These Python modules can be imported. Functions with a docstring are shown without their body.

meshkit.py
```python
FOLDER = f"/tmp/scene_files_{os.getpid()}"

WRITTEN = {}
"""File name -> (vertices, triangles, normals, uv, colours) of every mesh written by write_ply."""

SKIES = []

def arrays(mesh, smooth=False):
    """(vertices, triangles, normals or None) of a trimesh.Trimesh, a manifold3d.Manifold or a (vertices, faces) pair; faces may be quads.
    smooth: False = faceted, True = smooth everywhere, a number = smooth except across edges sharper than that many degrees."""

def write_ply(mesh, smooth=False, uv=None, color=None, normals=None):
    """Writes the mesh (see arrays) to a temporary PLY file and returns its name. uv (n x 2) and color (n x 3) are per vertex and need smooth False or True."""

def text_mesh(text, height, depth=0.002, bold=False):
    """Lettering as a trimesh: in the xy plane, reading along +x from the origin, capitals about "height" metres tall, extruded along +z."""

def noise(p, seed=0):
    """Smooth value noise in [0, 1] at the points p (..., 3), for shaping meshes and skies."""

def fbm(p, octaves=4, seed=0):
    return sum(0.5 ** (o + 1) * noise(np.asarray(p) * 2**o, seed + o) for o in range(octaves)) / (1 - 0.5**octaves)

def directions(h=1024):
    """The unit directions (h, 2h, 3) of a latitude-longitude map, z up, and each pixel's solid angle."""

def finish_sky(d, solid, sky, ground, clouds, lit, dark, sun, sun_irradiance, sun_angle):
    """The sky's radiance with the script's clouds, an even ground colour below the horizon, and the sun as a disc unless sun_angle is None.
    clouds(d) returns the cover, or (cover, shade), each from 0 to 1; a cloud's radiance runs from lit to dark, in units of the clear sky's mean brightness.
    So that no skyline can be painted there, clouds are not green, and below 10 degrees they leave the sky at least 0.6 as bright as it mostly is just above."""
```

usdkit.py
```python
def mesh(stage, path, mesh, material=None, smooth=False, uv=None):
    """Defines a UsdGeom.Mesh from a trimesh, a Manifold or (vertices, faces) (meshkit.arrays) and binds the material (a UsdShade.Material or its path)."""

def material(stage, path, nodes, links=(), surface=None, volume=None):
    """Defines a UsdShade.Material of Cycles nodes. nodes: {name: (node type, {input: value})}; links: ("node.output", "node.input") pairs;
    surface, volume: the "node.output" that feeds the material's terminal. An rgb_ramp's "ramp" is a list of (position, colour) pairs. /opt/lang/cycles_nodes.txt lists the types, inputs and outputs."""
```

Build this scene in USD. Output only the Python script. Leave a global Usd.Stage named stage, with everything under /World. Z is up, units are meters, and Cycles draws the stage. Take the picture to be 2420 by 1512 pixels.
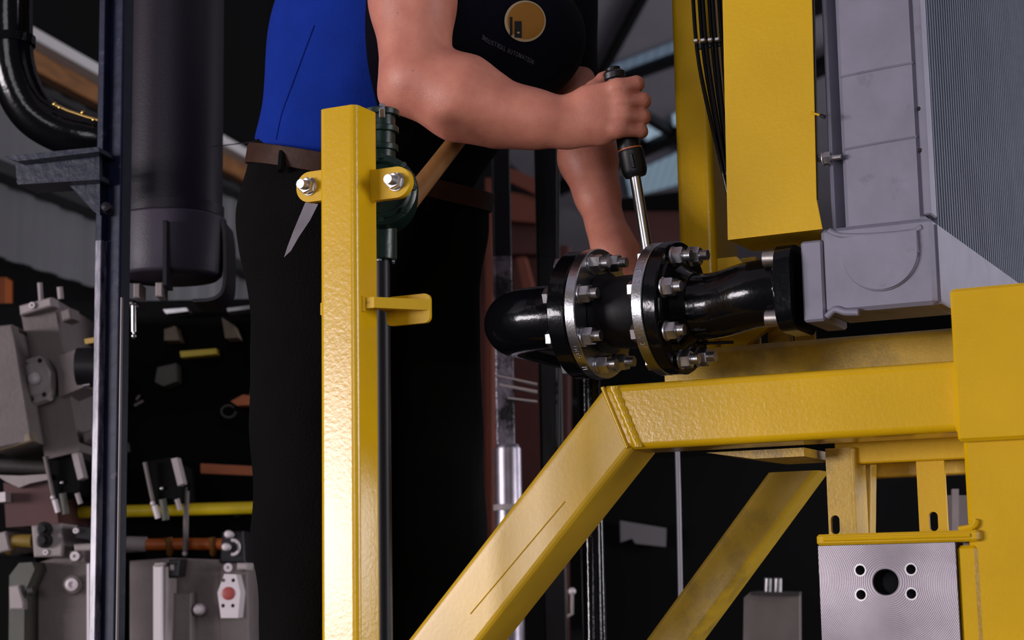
import math, random
import numpy as np, trimesh, usdkit, meshkit
import manifold3d as m3
from shapely.geometry import Polygon, Point, LineString, box as sbox
from shapely.ops import unary_union
from pxr import Usd, UsdGeom, UsdLux, Gf, Sdf, UsdShade

stage = Usd.Stage.CreateInMemory()
UsdGeom.SetStageUpAxis(stage, UsdGeom.Tokens.z)
UsdGeom.SetStageMetersPerUnit(stage, 1.0)
UsdGeom.Xform.Define(stage, '/World')
stage.SetDefaultPrim(stage.GetPrimAtPath('/World'))
rng = np.random.default_rng(7)

# ------------------------------------------------------------------ camera
F = 4200.0                                   # focal length in pixels of the 2420 x 1512 frame
PITCH, ROLL, YAW = math.radians(8.5), math.radians(-1.05), math.radians(26.6)
CAM = np.array([0.0, 0.0, 0.42])
_f = np.array([0, math.cos(PITCH), math.sin(PITCH)])
_u = np.array([0, -math.sin(PITCH), math.cos(PITCH)])
_r = np.array([1.0, 0, 0])
RIGHT = _r * math.cos(ROLL) + _u * math.sin(ROLL)
UP = _u * math.cos(ROLL) - _r * math.sin(ROLL)
FWD = _f
cam = UsdGeom.Camera.Define(stage, '/World/camera')
cam.CreateHorizontalApertureAttr(36.0)
cam.CreateVerticalApertureAttr(36.0 * 1512 / 2420)
cam.CreateFocalLengthAttr(36.0 * F / 2420)
cam.CreateClippingRangeAttr(Gf.Vec2f(0.05, 200))
cam.CreateFStopAttr(5.6)
cam.CreateFocusDistanceAttr(2.5)
cam.CreateExposureAttr(0.0)
cam.AddTransformOp().Set(Gf.Matrix4d(*RIGHT, 0, *UP, 0, *(-FWD), 0, *CAM, 1))

# ------------------------------------------------------------------ lights
def rect_light(name, pos, target, w, h, color, intensity):
    L = UsdLux.RectLight.Define(stage, '/World/' + name)
    pos, target = np.array(pos, float), np.array(target, float)
    z = pos - target; z /= np.linalg.norm(z)
    x = np.cross([0, 0, 1.0], z); x /= np.linalg.norm(x); y = np.cross(z, x)
    L.AddTransformOp().Set(Gf.Matrix4d(*x, 0, *y, 0, *z, 0, *pos, 1))
    L.CreateWidthAttr(w); L.CreateHeightAttr(h)
    L.CreateColorAttr(Gf.Vec3f(*color)); L.CreateIntensityAttr(intensity)
    return L
# daylight through the open roller door, far to the left behind the camera
az = math.radians(65)
DOOR = (-8.6 * math.sin(az), -8.6 * math.cos(az) + 2.2, 0.55)
rect_light('door_daylight', DOOR, (0, 2.4, 0.55), 3.7, 1.75, (1.0, 0.93, 0.97), 34.0)
# added fill lights, no real openings, behind the camera and off to the right
rect_light('added_front_fill', (-1.2, -4.2, 1.2), (0.3, 2.4, 0.9), 2.6, 1.8, (0.97, 0.93, 1.0), 4.6)
rect_light('added_side_fill', (5.2, 0.3, 1.2), (0.2, 2.3, 0.85), 2.2, 2.0, (0.97, 0.94, 1.0), 11.0)
# added fill light for the roof and left wall, far back on the right
rect_light('added_rear_fill', (7.8, 6.0, 1.3), (0.0, 9.4, 1.9), 4.0, 2.2, (0.95, 0.93, 1.0), 8.0)
dome = UsdLux.DomeLight.Define(stage, '/World/hall_ambient')
dome.CreateColorAttr(Gf.Vec3f(0.93, 0.92, 1.0)); dome.CreateIntensityAttr(0.03)

# ------------------------------------------------------------------ geometry helpers
def ray(px, py):
    return FWD + RIGHT * ((px - 1210) / F) + UP * ((756 - py) / F)
def at(px, py, D):
    return CAM + ray(px, py) * D
def onplane(px, py, P, n):
    d = ray(px, py)
    return CAM + d * (np.dot(np.asarray(P) - CAM, n) / np.dot(d, n))
def unit(a):
    a = np.asarray(a, float); return a / np.linalg.norm(a)
def yawframe(deg):
    a = math.radians(deg)
    return np.array([math.cos(a), -math.sin(a), 0]), np.array([math.sin(a), math.cos(a), 0]), np.array([0, 0, 1.0])
EX, EY, EZ = yawframe(26.6)
P0 = at(1480, 985, 2.45)
V0 = P0 @ EY
def W(u, v, z):
    """machine coordinates -> world: u along the skid (to the right), v away from the camera, 0 = front face of the front beam"""
    return EX * u + EY * (V0 + v) + EZ * z
def onv(px, py, v):
    p = onplane(px, py, EY * (V0 + v), EY)
    return p @ EX, p[2]
def onu(px, py, u):
    p = onplane(px, py, EX * u, EX)
    return p @ EY - V0, p[2]

def T(v, f):
    return trimesh.Trimesh(np.asarray(v, float), np.asarray(f), process=False)
def man(t):
    t = t.copy(); t.merge_vertices()
    return m3.Manifold(m3.Mesh(np.asarray(t.vertices, np.float32), np.asarray(t.faces, np.uint32)))
def tri(m):
    k = m.to_mesh(); return T(k.vert_properties[:, :3], k.tri_verts)
def cat(*ms):
    L = []
    for m in ms: L += list(m) if isinstance(m, (list, tuple)) else [m]
    return trimesh.util.concatenate(L)
def hull(pts):
    return tri(m3.Manifold.hull_points(np.asarray(pts, np.float64)))
def place(t, o, X, Y, Z):
    t = t.copy(); M = np.eye(4); M[:3, 0], M[:3, 1], M[:3, 2], M[:3, 3] = X, Y, Z, o
    t.apply_transform(M); return t
def cbox(o, X, Y, Z, sx, sy, sz, c=0.002, center=True):
    """chamfered box centred on o"""
    c = min(c, sx * .3, sy * .3, sz * .3); h = np.array([sx, sy, sz]) / 2; pts = []
    for a in (-1, 1):
        for b in (-1, 1):
            for d in (-1, 1):
                s = np.array([a, b, d]) * h
                for k in range(3):
                    q = s - np.array([a, b, d]) * c; q[k] = s[k]; pts.append(q)
    return place(hull(pts), o, X, Y, Z)
def mbox(u0, u1, v0, v1, z0, z1, c=0.002):
    return cbox(W((u0 + u1) / 2, (v0 + v1) / 2, (z0 + z1) / 2), EX, EY, EZ, u1 - u0, v1 - v0, z1 - z0, c)
def perp(d):
    d = unit(d); a = np.array([0, 0, 1.0]) if abs(d[2]) < .9 else np.array([1.0, 0, 0])
    x = unit(np.cross(a, d)); return x, np.cross(d, x), d
def tube(pts, r, n=14, cap=True, closed=False):
    """swept round tube through points, radius r (number or one per point)"""
    pts = np.asarray(pts, float); k = len(pts); r = np.broadcast_to(r, (k,))
    tang = np.gradient(pts, axis=0) if k > 2 else np.repeat([pts[-1] - pts[0]], 2, 0)
    X, Y, _ = perp(tang[0]); V = []
    for i in range(k):
        t = unit(tang[i]); X = unit(X - t * (X @ t)); Y = np.cross(t, X)
        a = np.arange(n) / n * 2 * np.pi
        V.append(pts[i] + r[i] * (np.cos(a)[:, None] * X + np.sin(a)[:, None] * Y))
    V = np.vstack(V); Fc = []
    for i in range(k - 1):
        for j in range(n):
            a, b = i * n + j, i * n + (j + 1) % n
            Fc += [[a, b, b + n], [a, b + n, a + n]]
    if cap:
        V = np.vstack([V, pts[0], pts[-1]])
        for j in range(n):
            Fc += [[k * n, (j + 1) % n, j], [k * n + 1, (k - 1) * n + j, (k - 1) * n + (j + 1) % n]]
    return T(V, Fc)
def lathe(o, axis, prof, n=40):
    """prof: (r, h) pairs along the axis from o, closed onto the axis at both ends when r=0"""
    X, Y, Z = perp(axis); prof = np.asarray(prof, float); k = len(prof); a = np.arange(n) / n * 2 * np.pi
    V = np.vstack([o + r * (np.cos(a)[:, None] * X + np.sin(a)[:, None] * Y) + Z * h for r, h in prof]); Fc = []
    for i in range(k - 1):
        for j in range(n):
            p, q = i * n + j, i * n + (j + 1) % n
            Fc += [[p, q, q + n], [p, q + n, p + n]]
    return T(V, Fc)
def disc(o, axis, r, t, c=0.001, n=32, ri=0.0):
    """solid (or ringed) disc from o along the axis, edges chamfered"""
    c = min(c, t * .4, r * .3)
    p = [(ri, 0), (r - c, 0), (r, c), (r, t - c), (r - c, t), (ri, t)]
    if ri > 0: p.append((ri, 0))
    return lathe(o, axis, p, n)
def hexa(o, axis, af, t, rot=0.0):
    """hexagon nut / head with chamfered corners, across flats af"""
    X, Y, Z = perp(axis); R = af / math.sqrt(3); pts = []
    for k in range(6):
        a = rot + k * math.pi / 3; d = math.cos(a) * X + math.sin(a) * Y
        for h, f in ((0, .93), (t * .12, 1), (t * .88, 1), (t, .9)): pts.append(o + d * R * f + Z * h)
    return hull(pts)
def rrect(w, h, r):
    return sbox(-w / 2 + r, -h / 2 + r, w / 2 - r, h / 2 - r).buffer(r, quad_segs=4)
def extr(poly, th):
    polys = getattr(poly, 'geoms', [poly])
    return cat([trimesh.creation.extrude_polygon(g, th, engine='earcut') for g in polys])
def bar(Pa, Pb, w, h, r, up, wall=None, cuts=()):
    """rounded square tube from Pa to Pb; h along up, w sideways; wall makes it hollow; cuts: (normal, point) planes that keep the side of the normal"""
    Pa, Pb = np.asarray(Pa), np.asarray(Pb); Z = unit(Pb - Pa); Y = unit(up - Z * (np.asarray(up) @ Z)); X = np.cross(Y, Z)
    s = rrect(w, h, r)
    if wall: s = s.difference(rrect(w - 2 * wall, h - 2 * wall, max(r - wall, .001)))
    t = place(extr(s, np.linalg.norm(Pb - Pa)), Pa, X, Y, Z)
    if cuts:
        m = man(t)
        for n, p in cuts: m = m.trim_by_plane([float(x) for x in unit(n)], float(unit(n) @ p))
        t = tri(m)
    return t
def pxpoly(poly, D, yaw=0.0, at_px=None):
    """pixel outline -> (2-D outline, frame) on an upright plane at distance D, turned by yaw degrees"""
    poly = np.asarray(poly, float); c = poly.mean(0) if at_px is None else at_px
    X, Y, Z = yawframe(yaw); P = at(c[0], c[1], D)
    q = [onplane(x, y, P, Y) - P for x, y in poly]
    return np.array([[p @ X, p[2]] for p in q]), (P, X, Y, Z)
def prism(poly, D, th, yaw=0.0, holes=(), bev=0.0, at_px=None):
    """plate or block with this outline in the picture, front face at distance D, thickness th away from the camera"""
    if th is None: yaw = 0.0
    o2, (P, X, Y, Z) = pxpoly(poly, D, yaw, at_px); s = Polygon(o2).buffer(0)
    if th is None: th = HOUSE_Y - P[1] + .0005     # reaches back to the front of the machine housing
    for hx, hy, hr in holes:
        c, _ = pxpoly([(hx, hy)], D, yaw, np.asarray(poly, float).mean(0) if at_px is None else at_px)
        s = s.difference(Point(*c[0]).buffer(hr * D / F, quad_segs=8))
    if bev and not holes and s.convex_hull.area < s.area * 1.002:
        a, b = np.array(s.exterior.coords), np.array(s.buffer(-bev, join_style=2).exterior.coords)
        pts = [P + X * x + Z * z + Y * bev for x, z in a] + [P + X * x + Z * z + Y * th for x, z in a] + [P + X * x + Z * z for x, z in b]
        return hull(pts)
    t = extr(s, th)                       # extruded along +z of its own frame
    return place(t, P + Y * th, X, Z, -Y)
def pbox(x0, y0, x1, y1, D, depth, yaw=0.0, c=0.002):
    return prism([(x0, y0), (x1, y0), (x1, y1), (x0, y1)], D, depth, yaw, bev=c)
def px(n, D):
    return n * D / F
def ptube(pts, D, rpx, n=12, **k):
    """tube through pixel points (x, y[, distance]); radius in pixels"""
    P = [at(p[0], p[1], p[2] if len(p) > 2 else D) for p in pts]
    return tube(P, rpx * D / F if np.ndim(rpx) == 0 else np.asarray(rpx) * D / F, n, **k)
def curve(pts, n=24):
    """smooth curve through points (Catmull-Rom)"""
    P = np.asarray(pts, float); P = np.vstack([2 * P[0] - P[1], P, 2 * P[-1] - P[-2]]); out = []
    m = len(P) - 3
    for i in range(m):
        a, b, c, d = P[i:i + 4]
        for t in np.linspace(0, 1, max(2, n // m), endpoint=False):
            out.append(.5 * (2 * b + (c - a) * t + (2 * a - 5 * b + 4 * c - d) * t * t + (3 * b - a - 3 * c + d) * t ** 3))
    return np.array(out + [P[-2]])

# ------------------------------------------------------------------ things
NAMES = {}
def numbered(parent, name):
    k = NAMES[(parent, name)] = NAMES.get((parent, name), -1) + 1
    return name if k == 0 else f'{name}_{k:03d}'
class Thing:
    def __init__(s, name, label=None, category=None, group=None, kind=None):
        s.name, s.keys, s.parts = numbered('/World', name), dict(label=label, category=category, group=group, kind=kind), []
    def part(s, name, mesh, mat, label=None, under=None, smooth=35, kind=None):
        s.parts.append(dict(name=name, mesh=mesh, mat=mat, label=label, under=under, smooth=smooth, kind=kind)); return len(s.parts) - 1
    def done(s, single=False):
        b = np.array([p['mesh'].bounds for p in s.parts]); lo, hi = b[:, 0].min(0), b[:, 1].max(0)
        base = np.array([(lo[0] + hi[0]) / 2, (lo[1] + hi[1]) / 2, lo[2]]); path = '/World/' + s.name
        if not single:
            x = UsdGeom.Xform.Define(stage, path); x.AddTranslateOp().Set(Gf.Vec3d(*base)); prim = x.GetPrim()
        for p in s.parts:
            if single: pp = path
            else:
                up = s.parts[p['under']]['path'] if p['under'] is not None else path
                pp = up + '/' + numbered(up, p['name'])
            p['path'] = pp; t = p['mesh'].copy(); t.apply_translation(-base)
            g = usdkit.mesh(stage, pp, t, p['mat'], smooth=p['smooth'])
            if single:
                UsdGeom.Xformable(g).AddTranslateOp().Set(Gf.Vec3d(*base)); prim = g.GetPrim()
            else:
                if p['label']: g.GetPrim().SetCustomDataByKey('label', p['label'])
                if p['kind']: g.GetPrim().SetCustomDataByKey('kind', p['kind'])
        for k, v in s.keys.items():
            if v: prim.SetCustomDataByKey(k, v)
        return prim
def thing1(name, mesh, mat, label=None, category=None, group=None, kind=None, smooth=35):
    t = Thing(name, label, category, group, kind); t.part(name, mesh, mat, smooth=smooth); return t.done(single=True)
def struct(name, mesh, mat, smooth=35):
    return thing1(name, mesh, mat, kind='structure', smooth=smooth)

# ------------------------------------------------------------------ materials
def mat(name, color, rough=.5, metal=0.0, bump=0.0, bscale=200.0, var=0.0, vscale=12.0, coat=0.0, spec=None, stretch=None, dirt_or_shade=None, dscale=20.0, dcut=(.55, .7)):
    """principled with optional bump, tone variation and a second colour in worn or painted-shade patches"""
    c = np.array(color, float); n = {'p': ('principled_bsdf', dict(base_color=color, roughness=rough, metallic=metal, coat_weight=coat))}; L = []
    if spec is not None: n['p'][1]['specular_ior_level'] = spec
    n['tc'] = ('texture_coordinate', {}); vec = 'tc.object'
    if stretch is not None:
        n['mp'] = ('mapping', dict(scale=stretch)); L.append(('tc.object', 'mp.vector')); vec = 'mp.vector'
    last = None
    if var:
        n['nv'] = ('noise_texture', dict(scale=vscale, detail=4)); L.append((vec, 'nv.vector'))
        n['rv'] = ('rgb_ramp', dict(ramp=[(.3, tuple(c * (1 - var))), (.7, tuple(np.minimum(c * (1 + var), 1)))])); L += [('nv.fac', 'rv.fac')]; last = 'rv.color'
    if dirt_or_shade is not None:
        n['nd'] = ('noise_texture', dict(scale=dscale, detail=6, roughness=.65)); L.append((vec, 'nd.vector'))
        n['rd'] = ('rgb_ramp', dict(ramp=[(dcut[0], (0, 0, 0)), (dcut[1], (1, 1, 1))])); L.append(('nd.fac', 'rd.fac'))
        n['md'] = ('mix_color', dict(a=color, b=dirt_or_shade)); L.append(('rd.color', 'md.fac'))
        if last: L.append((last, 'md.a'))
        last = 'md.result'
    if last: L.append((last, 'p.base_color'))
    if bump:
        n['nb'] = ('noise_texture', dict(scale=bscale, detail=2)); L.append((vec, 'nb.vector'))
        n['bp'] = ('bump', dict(strength=1.0, distance=bump)); L += [('nb.fac', 'bp.height'), ('bp.normal', 'p.normal')]
    return usdkit.material(stage, '/World/Looks/' + name, n, L, surface='p.BSDF')
YEL = mat('yellow_paint', (.64, .375, .004), .22, bump=.00022, bscale=170, var=.06, vscale=9)
YEL2 = mat('yellow_sheet', (.60, .355, .003), .45, spec=.25, bump=.0003, bscale=120, var=.06, vscale=6)
YELB = mat('yellow_brace', (.62, .37, .02), .34, bump=.00010, bscale=170, var=.08, vscale=12)
YELD = mat('yellow_dusty', (.56, .345, .022), .36, bump=.0003, bscale=190, var=.1, vscale=14, dirt_or_shade=(.30, .19, .03), dscale=9, dcut=(.5, .68))
STEEL = mat('bright_steel', (.62, .60, .60), .28, 1.0, var=.1, vscale=60)
ZINC = mat('zinc_plated', (.60, .58, .60), .32, 1.0, var=.12, vscale=90)
RINGM = mat('turned_steel', (.55, .56, .60), .27, 1.0, bump=.0002, bscale=300)
BLK = mat('black_gloss', (.003, .003, .004), .15, bump=.0004, bscale=90, spec=.3)
BLKM = mat('black_satin', (.006, .005, .007), .45, spec=.3)
RUB = mat('black_rubber', (.008, .007, .009), .5, bump=.0004, bscale=60, var=.2, spec=.3)
ALU = mat('cast_aluminium', (.20, .19, .245), .6, .2, bump=.0006, bscale=45, var=.10, vscale=16, dirt_or_shade=(.11, .10, .13), dscale=14, dcut=(.60, .78))
FINM = mat('fin_aluminium', (.165, .185, .235), .5, .2, var=.1)
FIND = mat('fin_core_dark', (.04, .045, .055), .6)

# ================================================================== the hall (setting)
CONC = mat('concrete', (.03, .028, .027), .6, var=.2, vscale=2, bump=.001, bscale=20)
WALLM = mat('wall_sheet', (.155, .155, .165), .6, var=.06, vscale=3)
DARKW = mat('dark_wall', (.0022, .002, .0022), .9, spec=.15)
GIRT = mat('dark_girt', (.010, .010, .012), .6)
CEILM = mat('roof_sheet', (.48, .45, .52), .7, var=.08, vscale=1.5)
PALEB = mat('pale_beam', (.62, .60, .60), .6)
TIMB = mat('brown_timber', (.24, .10, .03), .6, var=.3, vscale=8, stretch=(1, 1, 6))
def skylight(name, col, s):
    return usdkit.material(stage, '/World/Looks/' + name, {'g': ('texture_coordinate', {}), 'w': ('wave_texture', dict(wave_type='bands', bands_direction='x', scale=6.0, distortion=.4)),
        'r': ('rgb_ramp', dict(ramp=[(0, tuple(np.array(col) * .8)), (1, col)])), 'e': ('emission', dict(strength=s))}, [('g.object', 'w.vector'), ('w.fac', 'r.fac'), ('r.color', 'e.color')], surface='e.emission')
struct('floor', cbox((-1, 5.5, -.05), *np.eye(3), 22, 24, .1), CONC)
# left wall: corrugated sheet over a dark plinth, running away to the right
wa = math.radians(15); WD, WN = np.array([math.sin(wa), math.cos(wa), 0]), np.array([math.cos(wa), -math.sin(wa), 0])
WO = at(0, 640, 5.5); WO = np.array([WO[0], WO[1], 0])
def onw(px_, py_):
    p = onplane(px_, py_, WO, WN); return (p - WO) @ WD, p[2]
def wbox(s0, s1, z0, z1, t, off=0.0, c=.004):
    return cbox(WO + WD * (s0 + s1) / 2 + WN * (off + t / 2) + EZ * (z0 + z1) / 2, WD, WN, EZ, s1 - s0, t, z1 - z0, c)
_, zpl = onw(10, 612)
prof = []
for i in range(60):
    s0 = -2.2 + i * .16
    prof += [(s0, 0), (s0 + .05, 0), (s0 + .07, .014), (s0 + .13, .014), (s0 + .15, 0)]
prof = prof + [(prof[-1][0], -.03), (prof[0][0], -.03)]
_, zg1 = onw(0, 92)
struct('wall_left', place(extr(Polygon(prof), zg1 - zpl), WO + EZ * zpl, WD, WN, EZ), WALLM, smooth=20)
struct('trim_1', wbox(-2.2, 7.6, 0, zpl + .01, .10, -.12), DARKW)
_, za_ = onw(0, 438); _, zb2 = onw(0, 405)
struct('trim_2', wbox(-2.2, 7.6, za_, zb2, .06, .03), GIRT)
s_, zt_ = onw(85, 122); _, zt2 = onw(85, 150); _, zt3 = onw(85, 200)
struct('trim_3', wbox(-2.2, 7.6, zt2, zt_, .10, .03), PALEB)
struct('trim_4', wbox(-2.2, 7.6, zt3, zt2 - .002, .05, .03), TIMB)
struct('trim_5', wbox(-2.2, 7.6, zt_ + .05, 3.18, .06, -.09), DARKW)
struct('trim_6', wbox(-2.2, 7.6, onw(85, 245)[1], onw(85, 225)[1], .05, .03), GIRT)
# roof: flat sheets, purlins and translucent panels
ZC = 3.2
struct('ceiling', cbox((-.5, 9.0, ZC + .05), *np.eye(3), 21, 17, .1), CEILM)
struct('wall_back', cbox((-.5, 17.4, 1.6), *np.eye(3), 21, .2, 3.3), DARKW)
def onc(x, y, z=ZC):
    d = ray(x, y); return CAM + d * ((z - CAM[2]) / d[2])
def purlin(x0, y0, x1, y1, w, h, m, n, ext=3.0):
    a, b = onc(x0, y0), onc(x1, y1); d = unit(b - a); a, b = a - d * ext, b + d * ext
    struct(n, bar(a - EZ * (h / 2 + .001), b - EZ * (h / 2 + .001), w, h, .01, EZ), m)
purlin(1440, 182, 1590, 128, .11, .05, GIRT, 'trim_7')
purlin(1500, 352, 1600, 305, .13, .06, GIRT, 'trim_8')
purlin(1530, 268, 1600, 312, .07, .05, GIRT, 'trim_9', .6)
purlin(1430, 150, 1478, 60, .05, .04, GIRT, 'trim_10', .8)
def pane(n, poly, m):
    p = [onc(x, y, ZC - .004) for x, y in poly]; s = Polygon([(q[0], q[1]) for q in p]).buffer(0)
    struct(n, place(extr(s, .012), (0, 0, ZC - .016), *np.eye(3)), m)
SK1 = skylight('skylight_dim', (.10, .135, .19), .9); SK2 = skylight('skylight_bright', (.30, .40, .50), .85); SK3 = skylight('skylight_ribbed', (.155, .215, .275), 1.0)
pane('window_1', [(1440, 158), (1610, 92), (1610, 118), (1452, 170)], SK1)
pane('window_2', [(1528, 332), (1588, 302), (1545, 275), (1515, 290)], SK2)
pane('window_3', [(1480, 415), (1612, 356), (1612, 430), (1490, 462)], SK3)
pane('window_4', [(1590, 272), (1612, 262), (1612, 290), (1592, 294)], SK2)

# ================================================================== yellow skid frame
uA, zT = onv(1428, 910, 0); uB, zB = onv(1492, 1062, 0)
HB = zT - zB                                    # beam height
uE, _ = onv(2262, 950, 0)                       # corner post
sk = Thing('skid_frame', 'yellow painted welded steel skid frame carrying the grey cooler and black pipe', 'machine frame')
zc = (zT + zB) / 2
Ja, Jb = W(uA, 0, zT), W(uB, 0, zB)
mit = unit(np.cross(Jb - Ja, EY))               # mitre plane normal
if mit @ EX < 0: mit = -mit
sk.part('front_beam', bar(W(uA - .1, HB / 2, zc), W(uE + .02, HB / 2, zc), HB, HB, .011, EZ, cuts=[(mit, Ja)]), YEL)
ub, zb_ = onv(1018, 1437, 0)
bd = unit(W(ub, 0, zb_) - W(uA, 0, zT))         # brace direction (down-left)
bn = unit(np.cross(EY, bd)); 
if bn[2] > 0: bn = -bn                          # towards the underside
bc = Ja + bn * HB / 2 + EY * HB / 2
Lb = (bc[2] - .012) / -bd[2]
sk.part('brace', bar(bc - bd * .12, bc + bd * Lb, HB, HB, .011, bn, cuts=[(-mit, Ja), (EZ, np.array([0, 0, .012]))]), YELB)
sa, sb_ = onv(1335, 1185, 0), onv(1112, 1450, 0)
sk.part('seam', tube([W(sa[0], -.0003, sa[1]), W(sb_[0], -.0003, sb_[1])], .0009, 6), YELB)
foot = bc + bd * Lb
sk.part('foot_plate', cbox(np.array([foot[0], foot[1], .006]), EX, EY, EZ, .3, .16, .012), YEL)
# weld bead over the mitre: ripples along the seam
wb = []
for t in np.linspace(.02, .98, 26):
    c = Ja * (1 - t) + Jb * t - EY * .0005 + EX * .009
    wb.append(tube([c - EX * .007, c + EX * .007], .0042, 8))
sk.part('weld_bead', cat(tube(curve([Ja * (1 - t) + Jb * t + EX * (.012 + .001 * math.sin(t * 50)) + EY * .001 for t in np.linspace(.03, .97, 24)], 60), .0068, 10),
                         tube([Ja * .97 + Jb * .03 - EX * .004, Jb * .97 + Ja * .03 - EX * .004], .003, 8)), YEL, smooth=60)
# corner post: sleeve above, narrower post below
us, zs = onv(2243, 683, -.02); u2, z2 = onv(2256, 1044, -.02)
sk.part('post_sleeve', mbox(us, us + .30, -.02, .12, z2, zs, .004), YEL)
up_, _ = onv(2281, 1150, -.004)
sk.part('corner_post', mbox(up_, up_ + .24, -.004, .11, .012, z2 + .01, .006), YEL)
for zz in (z2 + .004,):
    sk.part('weld_bead', tube([W(us + .01, -.006, zz), W(us + .3, -.006, zz)], .004, 8), YEL)
sk.part('weld_bead', tube([W(us - .001, -.001, zB + .004), W(us - .001, -.001, zT - .004)], .0045, 8), YEL)
sk.part('weld_knob', trimesh.creation.icosphere(2, .009).apply_translation(W(us + .004, -.004, zB + .004)), YEL)
sk.part('foot_plate', cbox(W(up_ + .12, .05, .006), EX, EY, EZ, .34, .22, .012), YEL)
# rear rail, rear post, gusset
VR = .30
ur0, zr0 = onv(1640, 812, VR); ur1, zr1 = onv(2240, 784, VR)
zR = (zr0 + zr1) / 2
sk.part('rear_rail', bar(W(ur0 - .05, VR + .05, zR - .05), W(ur1 + .3, VR + .05, zR - .05), .1, .1, .012, EZ), YELD)
up0, _ = onv(1596, 400, VR + .06); up1, _ = onv(1682, 400, VR + .06)
sk.part('rear_post', bar(W((up0 + up1) / 2, VR + .12, zR - .1), W((up0 + up1) / 2, VR + .12, 1.75), up1 - up0, .12, .012, EY), YEL)
g0, gz = onv(1688, 600, VR + .03); g1, gz1 = onv(1760, 640, VR + .03)
sk.part('gusset', hull([W(a, b, c) for b in (VR + .07, VR + .085) for a, c in ((g0 - .01, gz), (g0 + .022, gz), (g1, gz1), (g1 + .03, gz1 - .08), (g0 - .01, zR - .02))]), YEL)
for x0, x1 in ((1765, 1805), (1822, 1880), (1884, 1935)):
    a, zz0 = onv(x0, 760, VR + .12); b, zz1 = onv(x1, 830, VR + .12)
    sk.part('stiffener', mbox(a, b, VR + .10, VR + .112, zR - .02, zz0 + .1), YELD)
# rear brace and slotted mounting plates below the beam
VB = .32
c0 = onv(1835, 1085, VB); c1 = onv(1578, 1437, VB); c2 = onv(1942, 1100, VB)
rb0 = W(*[c0[0], VB, c0[1]]); rbd = unit(W(c1[0], VB, c1[1]) - rb0); rbn = unit(np.cross(EY, rbd)); rbn = -rbn if rbn[2] > 0 else rbn
rw = (W(c2[0], VB, c2[1]) - rb0) @ rbn
rbc = rb0 + rbn * rw / 2 + EY * rw / 2
sk.part('rear_brace', bar(rbc - rbd * .06, rbc + rbd * ((rbc[2] - .0) / -rbd[2]), rw, rw, .01, rbn, cuts=[(EZ, np.array([0, 0, .001])), (-EZ, np.array([0, 0, zB - .02]))]), YELD)
VS = .16
def slotted(x0, x1, y0, y1, sx, sy, v):
    a, zt = onv(x0, y0, v); b, _ = onv(x1, y0, v); _, zb = onv(x0, y1, v); s = sbox(a, zb - .12, b, zt)
    q = onv(sx, sy, v); r = .0062
    s = s.difference(LineString([(q[0], q[1] - .007), (q[0], q[1] + .007)]).buffer(r, quad_segs=6))
    t = extr(s, .008); M0 = W(0, v + .008, 0)
    return place(t, M0, EX, EZ, -EY)
sk.part('slotted_plate', slotted(1950, 2010, 1060, 1255, 1974, 1240, VS), YELD)
a, zz = onv(1950, 1060, VS); b, _ = onv(2010, 1060, VS)
sk.part('plate_flange', mbox(b - .004, b + .004, VS, VS + .06, zz - .22, zz), YELD)
sk.part('slotted_plate', slotted(2163, 2229, 1060, 1255, 2206, 1232, VS + .02), YEL2)
a, zz = onv(2000, 1052, VS); b, z1_ = onv(2290, 1082, VS)
sk.part('cross_bar', mbox(a - .02, b + .02, VS + .01, VS + .05, z1_, zz + .03), YEL2)
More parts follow.
